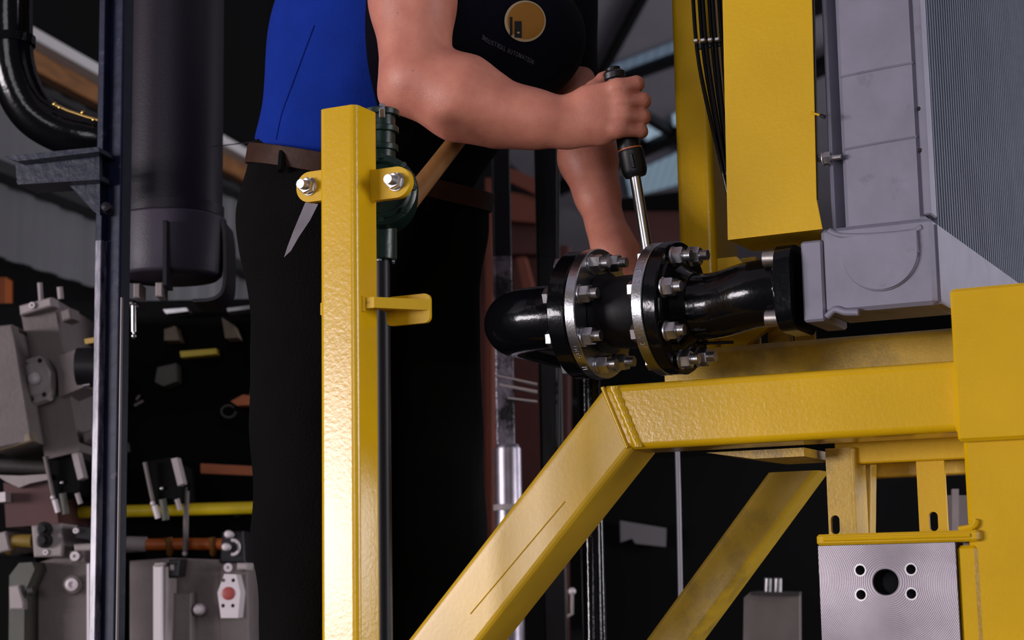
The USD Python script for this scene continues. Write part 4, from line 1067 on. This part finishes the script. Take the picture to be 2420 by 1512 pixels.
# two lever sections of the valve bank
def lever(dx, dy, D, label):
    t = Thing('lever_section', label, 'lever')
    q = lambda pts: [(x + dx, y + dy) for x, y in pts]
    t.part('lever_body', prism(q([(104, 1078), (165, 1066), (190, 1135), (186, 1170), (128, 1180)]), D + .01, .06, 5), DARKW)
    t.part('side_plate', prism(q([(168, 1070), (182, 1067), (197, 1128), (184, 1134)]), D - .004, .03, 5), CASTL)
    t.part('push_rod', ptube(q([(106, 1078), (126, 1172)]), D - .006, 5), CAST)
    t.part('rod_end', trimesh.creation.icosphere(2, px(6, D)).apply_translation(at(125 + dx, 1175 + dy, D - .008)), WHT)
    t.part('clevis', ptube(q([(129, 1180), (138, 1210)]), D - .008, 7.5), WHT)
    t.part('spool', ptube(q([(148, 1165), (156, 1214)]), D - .004, 9), GREENC); t.part('spool', ptube(q([(182, 1165), (190, 1190)]), D - .004, 6), CASTL)
    t.part('screw', trimesh.creation.icosphere(2, px(5, D)).apply_translation(at(146 + dx, 1140 + dy, D + .004)), ZINC)
    t.part('carrier', prism(q([(115, 1080), (180, 1080), (185, 1165), (120, 1165)]), D + .069, None), DARKW)
    t.done()
lever(0, 0, 3.60, 'lever section with a bright push rod hanging under the leaning control valve')
lever(236, 14, 3.66, 'lever section with a bright push rod hanging right of the navy column')

# pump group at the lower left
DQ = 3.58
pg = Thing('gear_pump', 'brown grey cast pump body with a round bright plug at the lower left', 'pump')
def pp(n, poly, d, th, m, **k): pg.part(n, prism(poly, DQ + d, th, 6, bev=.003, **k), m)
pp('pump_casing', [(88, 1330), (130, 1316), (236, 1316), (236, 1820), (88, 1820)], .0, None, CAST)
pp('square_flange', [(74, 1242), (144, 1236), (149, 1270), (146, 1314), (80, 1316)], -.03, None, CASTL)
for x, y, r in ((107, 1250, 17), (107, 1277, 18)):
    pg.part('hose_plug', lathe(at(x, y, DQ - .03), (0, -1.0, 0), [(px(r, DQ), 0), (px(r, DQ), .012), (px(r * .55, DQ), .014), (px(r * .5, DQ), .03), (0, .03)], 24), BLKM)
def pbolt(t, x, y, D, r, m=WHT):
    t.part('flange_bolt', lathe(at(x, y, D), (0, -1.0, 0), [(px(r, D), -.004), (px(r, D), .004), (px(r * .9, D), .006), (px(r * .35, D), .006), (px(r * .35, D), .001), (0, .001)], 24), m)
pbolt(pg, 109, 1305, DQ - .032, 7); pbolt(pg, 180, 1254, DQ - .05, 7)
pp('black_fitting', [(182, 1240), (214, 1244), (212, 1278), (178, 1274)], -.045, None, BLKM)
pp('top_bracket', [(174, 1286), (236, 1282), (236, 1299), (176, 1302)], -.03, None, CASTL)
pp('corner_block', [(164, 1302), (200, 1300), (202, 1328), (166, 1330)], -.025, .03, CAST)
pbolt(pg, 178, 1314, DQ - .027, 12)
pg.part('plug_seat', disc(at(172, 1381, DQ + .002), (0, -1.0, 0), px(23, DQ), .008, .002, 32), CAST)
pg.part('round_plug', lathe(at(170, 1381, DQ - .006), (0, -1.0, 0), [(px(16, DQ), 0), (px(15, DQ), .006), (px(7, DQ), .007), (px(6, DQ), .001), (0, .001)], 28), WHT)
pp('clamp_casting', [(22, 1360), (45, 1330), (75, 1328), (82, 1345), (58, 1400), (56, 1560), (20, 1560)], -.05, .2, GREENC)
pp('clamp_ear', [(20, 1385), (44, 1382), (56, 1424), (56, 1440), (22, 1440)], -.06, .02, CASTL)
pg.part('clamp_bolt', ptube([(66, 1398), (80, 1394)], DQ - .05, 11), CASTD)
pg.part('yellow_elbow', ptube([(12, 1300), (35, 1278), (75, 1278)], DQ - .01, 16), mat('ochre_paint', (.22, .14, .02), .5))
pp('hose_block', [(-20, 1262), (14, 1255), (24, 1300), (-20, 1310)], -.03, None, CASTL)
pp('lower_block', [(-30, 1318), (88, 1318), (88, 1560), (-30, 1560)], .12, None, DARKW)
pg.done()
bp_ = Thing('blue_plate', 'blue plate with a bare metal edge standing beside the round plug', 'plate')
bp_.part('plate', prism([(211, 1335), (240, 1335), (240, 1600), (211, 1600)], DQ - .07, .03, 6), BLUEP)
bp_.part('plate_edge', prism([(205, 1333), (211, 1331), (211, 1600), (205, 1600)], DQ - .072, .034, 6), WHT)
bp_.part('hook', prism([(216, 1332), (224, 1318), (224, 1308), (236, 1302), (240, 1306), (232, 1312), (234, 1332)], DQ - .066, .062, 6), WHT)
bp_.part('plate_foot', hull([p for x in (212, 238) for d in (-.068, -.042) for p in (at(x, 1595, DQ + d), at(x, 1595, DQ + d) * [1, 1, 0])]), DARKW)
bp_.done()
mb_ = Thing('maroon_motor', 'dull maroon motor housing between the control valve and the pump body', 'motor')
mb_.part('motor_body', prism([(8, 1140), (55, 1152), (95, 1135), (128, 1140), (138, 1238), (14, 1246)], DQ + .04, None), MAROON)
mb_.part('curved_cover', prism([(-10, 1122), (50, 1124), (110, 1120), (118, 1132), (70, 1142), (45, 1152), (14, 1138)], DQ + .02, None), CASTL)
mb_.part('white_tag', prism([(-12, 1165), (12, 1162), (13, 1185), (-12, 1187)], DQ + .0, None), WHT)
mb_.part('hose_stub', ptube([(-10, 1100), (130, 1105)], DQ + .1, 16), CASTD)
mb_.done()
yp = Thing('yellow_pipe', 'bright yellow pipe crossing behind the navy column near the bottom', 'pipe')
yp.part('pipe', ptube([(182, 1211), (612, 1199)], DQ + .22, 14.5, 20), YELP)
yp.part('end_fitting', lathe(at(186, 1211, DQ + .22), unit(at(150, 1212, DQ + .22) - at(186, 1211, DQ + .22)), [(px(14, DQ), 0), (px(15, DQ), .004), (px(10, DQ), .02), (px(9, DQ), .032), (0, .032)], 24), TAN)
for x in (300, 560): yp.part('pipe_clip', hull([p for dx in (-8, 8) for y in (1197, 1222) for p in (at(x + dx, y, DQ + .225), at(x + dx, y, DH + .005))]), DARKW)
yp.done()
oh = Thing('orange_hose', 'orange hose with a grey coupling lying above the pump behind the lever', 'hose')
oh.part('hose', ptube([(325, 1287), (440, 1285), (560, 1286)], DQ + .16, 14, 18), ORANGE)
oh.part('coupling', ptube([(300, 1285), (346, 1286)], DQ + .16, 18, 18), CASTL)
for x in (398, 500): oh.part('hose_clip', ptube([(x, 1270, DQ + .15), (x + 4, 1300, DQ + .15), (x + 4, 1325, DQ + .2)], DQ + .16, 9), mat('ochre_clip_%d' % x, (.25, .10, .02), .5))
oh.part('saddle', hull([p for x in (345, 520) for y in (1298, 1330) for p in (at(x, y, DQ + .16), at(x, y, DH + .005))]), DARKW)
oh.done()
thing1('orange_rail', prism([(474, 1095), (612, 1102), (612, 1124), (474, 1118)], DH - .03, .035), ORANGE, 'orange rail on the dark housing, upper of the two orange bars beside the trousers', 'rail')
thing1('blue_post', pbox(456, 1085, 481, 1500, DH - .05, .048), BLUED, 'dark blue upright standing behind the yellow pipe', 'post')
gl_ = Thing('control_rod', 'slim grey control rod with a bright ball end crossing in front of the yellow pipe', 'rod')
gl_.part('rod', ptube([(441, 1150), (438, 1302)], DQ + .12, 6.5), CAST)
gl_.part('ball_end', trimesh.creation.icosphere(2, px(6.5, DQ)).apply_translation(at(437, 1308, DQ + .12)), WHT)
gl_.part('rod_bracket', hull([p for x in (433, 449) for y in (1140, 1160) for p in (at(x, y, DQ + .115), at(x, y, DH + .005))]), DARKW)
gl_.done()
thing1('white_label', prism([(502, 1217), (538, 1215), (540, 1236), (503, 1239)], DH - .012, .014), mat('white_label_paper', (.40, .38, .42), .6), 'small pale label stuck on the housing below the yellow pipe', 'label')
# right pump group
p2_ = Thing('hydraulic_pump', 'cast pump head with a white cover plate and red plug beside the trousers', 'pump')
def p2(n, poly, d, th, m, **k): p2_.part(n, prism(poly, DQ + d, th, 4, bev=.003, **k), m)
p2('pump_casing', [(306, 1325), (400, 1318), (520, 1322), (520, 1820), (306, 1820)], .02, None, CAST)
p2('casing_step', [(395, 1402), (452, 1400), (452, 1560), (395, 1560)], -.01, .05, CAST)
p2('bare_plate', [(361, 1336), (383, 1336), (384, 1560), (361, 1560)], -.06, .09, WHT)
p2('plate_cap', [(364, 1330), (384, 1329), (384, 1335), (364, 1336)], -.055, .08, CASTL)
p2('grey_plate', [(384, 1338), (396, 1338), (396, 1420), (392, 1560), (384, 1560)], -.05, .07, CASTL)
p2('black_connector', [(398, 1322), (425, 1320), (420, 1362), (398, 1366)], -.03, .06, BLKM)
p2('connector_mark', [(400, 1334), (410, 1333), (410, 1347), (400, 1348)], -.033, .01, CASTL)
p2('right_casing', [(516, 1330), (584, 1330), (590, 1560), (516, 1560)], .03, None, CAST)
p2('side_step', [(560, 1330), (585, 1330), (585, 1346), (560, 1346)], .0, .05, CASTL)
pbolt(p2_, 540, 1341, DQ + .016, 11)
cov = [(530, 1356), (558, 1357), (568, 1400), (562, 1460), (522, 1460), (514, 1400)]
p2_.part('cover_plate', prism(cov, DQ - .01, .06, 4, holes=((528, 1371, 4.6), (551, 1371, 4.6), (527, 1431, 4.6), (550, 1431, 4.6))), WHT)
p2_.part('red_plug', lathe(at(540, 1402, DQ - .008), (0, -1.0, 0), [(px(16, DQ), 0), (px(15, DQ), .004), (px(11, DQ), .006), (0, .006)], 28), REDP)
p2_.part('round_head', lathe(at(468, 1440, DQ + .0), (0, -1.0, 0), [(px(14, DQ), -.06), (px(14, DQ), 0), (px(9, DQ), .008), (0, .010)], 24), WHT)
for x, y in ((539, 1262), (533, 1292)):
    p2_.part('white_cap', lathe(at(x, y, DQ + .0), (0, -1.0, 0), [(px(6, DQ), -.05), (px(9.5, DQ), -.012), (px(9.5, DQ), 0), (px(7, DQ), .005), (0, .006)], 24), WHT)
p2_.part('hose_ring', tube([at(551 + 14 * math.cos(a), 1293 + 17 * math.sin(a), DQ + .03) for a in np.linspace(-1.9, 1.9, 20)], px(4, DQ), 10), WHT)
p2('fitting_block', [(525, 1256), (575, 1254), (580, 1330), (520, 1330)], .045, None, BLKM)
p2_.done()

# ================================================================== dark background between the man and the frame
rk = Thing('red_rack', 'dark red painted rack standing far behind the pipe', 'rack')
DR = 6.2
rk.part('rack_panel', pbox(1070, 580, 1345, 1210, DR + .1, .05, 10), REDD)
rk.part('slanted_beam', prism([(1195, 392), (1290, 432), (1290, 470), (1195, 425)], DR, .06, 10), RUST)
rk.part('rack_plate', prism([(1195, 452), (1290, 468), (1290, 528), (1195, 520)], DR + .02, .06, 10), RUST)
rk.part('rack_post', pbox(1146, 420, 1165, 1400, DR - .03, .06, 10), RUST)
rk.part('rack_strut', prism([(1220, 610), (1240, 606), (1262, 690), (1240, 700)], DR + .0, .06, 10), RUST)
rk.part('rack_back', pbox(1190, 500, 1295, 600, DR + .08, .05, 10), REDD)
rk.part('rack_leg', pbox(1300, 580, 1340, 2050, DR + .1, .05, 10), REDD); rk.part('rack_leg', pbox(1075, 1150, 1110, 2050, DR + .1, .05, 10), REDD)
rk.done()
r2 = Thing('red_machine', 'dark red machine panel far behind the lever wrench', 'machine')
r2.part('panel', pbox(1455, 492, 1700, 680, 7.0, .3, 5), REDD); r2.part('lower_body', pbox(1470, 680, 1680, 1660, 7.02, .26, 5), DARKW); r2.part('dark_top', prism([(1450, 470), (1700, 440), (1700, 492), (1450, 494)], 6.98, .3, 5), DARKW)
r2.done()
def upright(x0, x1, D, y0, label, m):
    t = Thing('frame_upright', label, 'upright'); zt = at(x0, y0, D)[2]; a, b = at(x0, 800, D), at(x1, 800, D); w = b[0] - a[0]; c = np.array([(a[0] + b[0]) / 2, a[1] + .03, 0])
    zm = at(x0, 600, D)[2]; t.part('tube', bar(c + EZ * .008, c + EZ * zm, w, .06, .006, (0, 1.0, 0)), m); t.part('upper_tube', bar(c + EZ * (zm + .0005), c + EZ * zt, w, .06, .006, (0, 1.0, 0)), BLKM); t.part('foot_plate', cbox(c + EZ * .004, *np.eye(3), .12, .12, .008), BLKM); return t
HAM_SHEEN = mat('hammered_painted_sheen', (.16, .135, .17), .35, .3, bump=.003, bscale=90, var=.25, vscale=30, dirt_or_shade=(.012, .01, .014), dscale=16, dcut=(.46, .56))  # lilac is painted highlight, the dark patches are the black tube itself
t = upright(1168, 1213, 3.55, 150, 'glossy hammered black frame upright with painted lilac highlights, right of the trousers', HAM_SHEEN)
for x0, y0, x1, y1, h in ((1172, 884, 1270, 905, 4), (1180, 905, 1270, 922, 6), (1200, 938, 1270, 946, 4)):
    t.part('cross_rail', prism([(x0, y0), (x1, y1), (x1, y1 + h), (x0, y0 + h)], 3.53, .03, 0), CASTL)
t.done()
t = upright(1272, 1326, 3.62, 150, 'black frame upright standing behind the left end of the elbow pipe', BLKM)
t.part('conduit', ptube([(1318, 300), (1318, 1437)], 3.58, 5), BLKM)
t.done()
dk = Thing('added_dark_cabinet', 'black cabinet added to darken the gap under the yellow beam', 'cabinet')  # added box that keeps the space under the beam dark
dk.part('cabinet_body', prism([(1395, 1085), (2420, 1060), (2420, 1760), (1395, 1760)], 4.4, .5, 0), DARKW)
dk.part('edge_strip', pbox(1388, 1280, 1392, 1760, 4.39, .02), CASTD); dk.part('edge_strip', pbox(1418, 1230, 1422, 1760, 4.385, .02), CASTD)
dk.done()
sd = Thing('steel_drum', 'shiny grey steel cylinder standing low behind the slanting yellow brace', 'cylinder')
dc_ = at(1200, 1100, 3.44); b_ = np.array([dc_[0], dc_[1] + .04, 0])
zd = at(1200, 1045, 3.44)[2]; rd = px(33, 3.44)
sd.part('drum', lathe(b_, EZ, [(0, .0), (rd, .0), (rd, zd - .01), (rd * .8, zd), (0, zd)], 36), mat('satin_steel', (.30, .27, .32), .38, .9, var=.2, vscale=30))
sd.part('band', disc(b_ + EZ * (at(1200, 1205, 3.44)[2]), EZ, rd + .003, .012, .001, 36), CASTL)
sd.done()
thing1('tie_rod', ptube([(1600, 1040), (1604, 1180), (1608, 1390), (1612, 1800)], 3.4, 5.5), mat('grey_rod', (.30, .28, .32), .5, .4), 'slim grey vertical rod seen through the gap under the yellow beam', 'rod')
thing1('grey_sheet', prism([(1466, 1230), (1575, 1248), (1574, 1292), (1502, 1284), (1494, 1272), (1467, 1281)], 4.37, .028, 0), mat('grey_paper', (.12, .11, .12), .7), 'grey sheet of paper on the black cabinet under the yellow beam', 'sheet')
ff = Thing('pipe_fitting', 'cluster of small bright pipe fittings low behind the slanting brace', 'fittings')
for a in ([(1300, 1378), (1326, 1376), (1326, 1388), (1300, 1390)], [(1322, 1392), (1340, 1392), (1341, 1600), (1328, 1600)], [(1308, 1362), (1330, 1350), (1336, 1366), (1312, 1372)]):
    ff.part('fitting_piece', prism(a, 3.9, .03, 0), CASTL)
ff.part('ball', trimesh.creation.icosphere(2, px(9, 3.9)).apply_translation(at(1352, 1397, 3.9)), WHT); ff.part('ball_stem', ptube([(1352, 1400), (1352, 1450), (1335, 1460)], 3.9, 4), CASTL)
ff.part('fitting_base', hull([p for x in (1300, 1350) for d in (0, .06) for p in (at(x, 1590, 3.9 + d), at(x, 1590, 3.9 + d) * [1, 1, 0])]), DARKW)
ff.done()
gm = Thing('grey_gearbox', 'grey gearbox with bright bolts below the yellow cross plate', 'gearbox')
gm.part('gearbox_body', prism([(1758, 1412), (1775, 1398), (1888, 1400), (1890, 1760), (1752, 1760)], 3.5, .25, 10), CAST)
gm.part('gearbox_cover', prism([(1775, 1398), (1888, 1400), (1888, 1408), (1772, 1406)], 3.49, .2, 10), CASTD)
for x in (1815, 1838): gm.part('bolt', ptube([(x, 1366), (x, 1402)], 3.55, 10), ZINC)
gm.done()
gb = Thing('grey_bracket', 'pale grey bracket behind the slotted plates beside the corner post', 'bracket')
gb.part('bracket_plate', prism([(2228, 1170), (2290, 1170), (2290, 1700), (2228, 1700)], 3.2, .04, 10), CASTL)
gb.part('bracket_rib', prism([(2250, 1155), (2266, 1155), (2266, 1700), (2250, 1700)], 3.18, .03, 10), CASTL)
gb.part('bracket_foot', hull([p for x in (2228, 2290) for d in (0, .05) for p in (at(x, 1690, 3.2 + d), at(x, 1690, 3.2 + d) * [1, 1, 0])]), CASTD)
gb.done()
thing1('thin_cord', ptube([(500, 346, 3.16), (560, 340, 3.10), (650, 330, 3.05)], 3.1, 1.3, 8), PURB, 'thin cord stretched from the black canister to behind the waist of the man', 'cord')
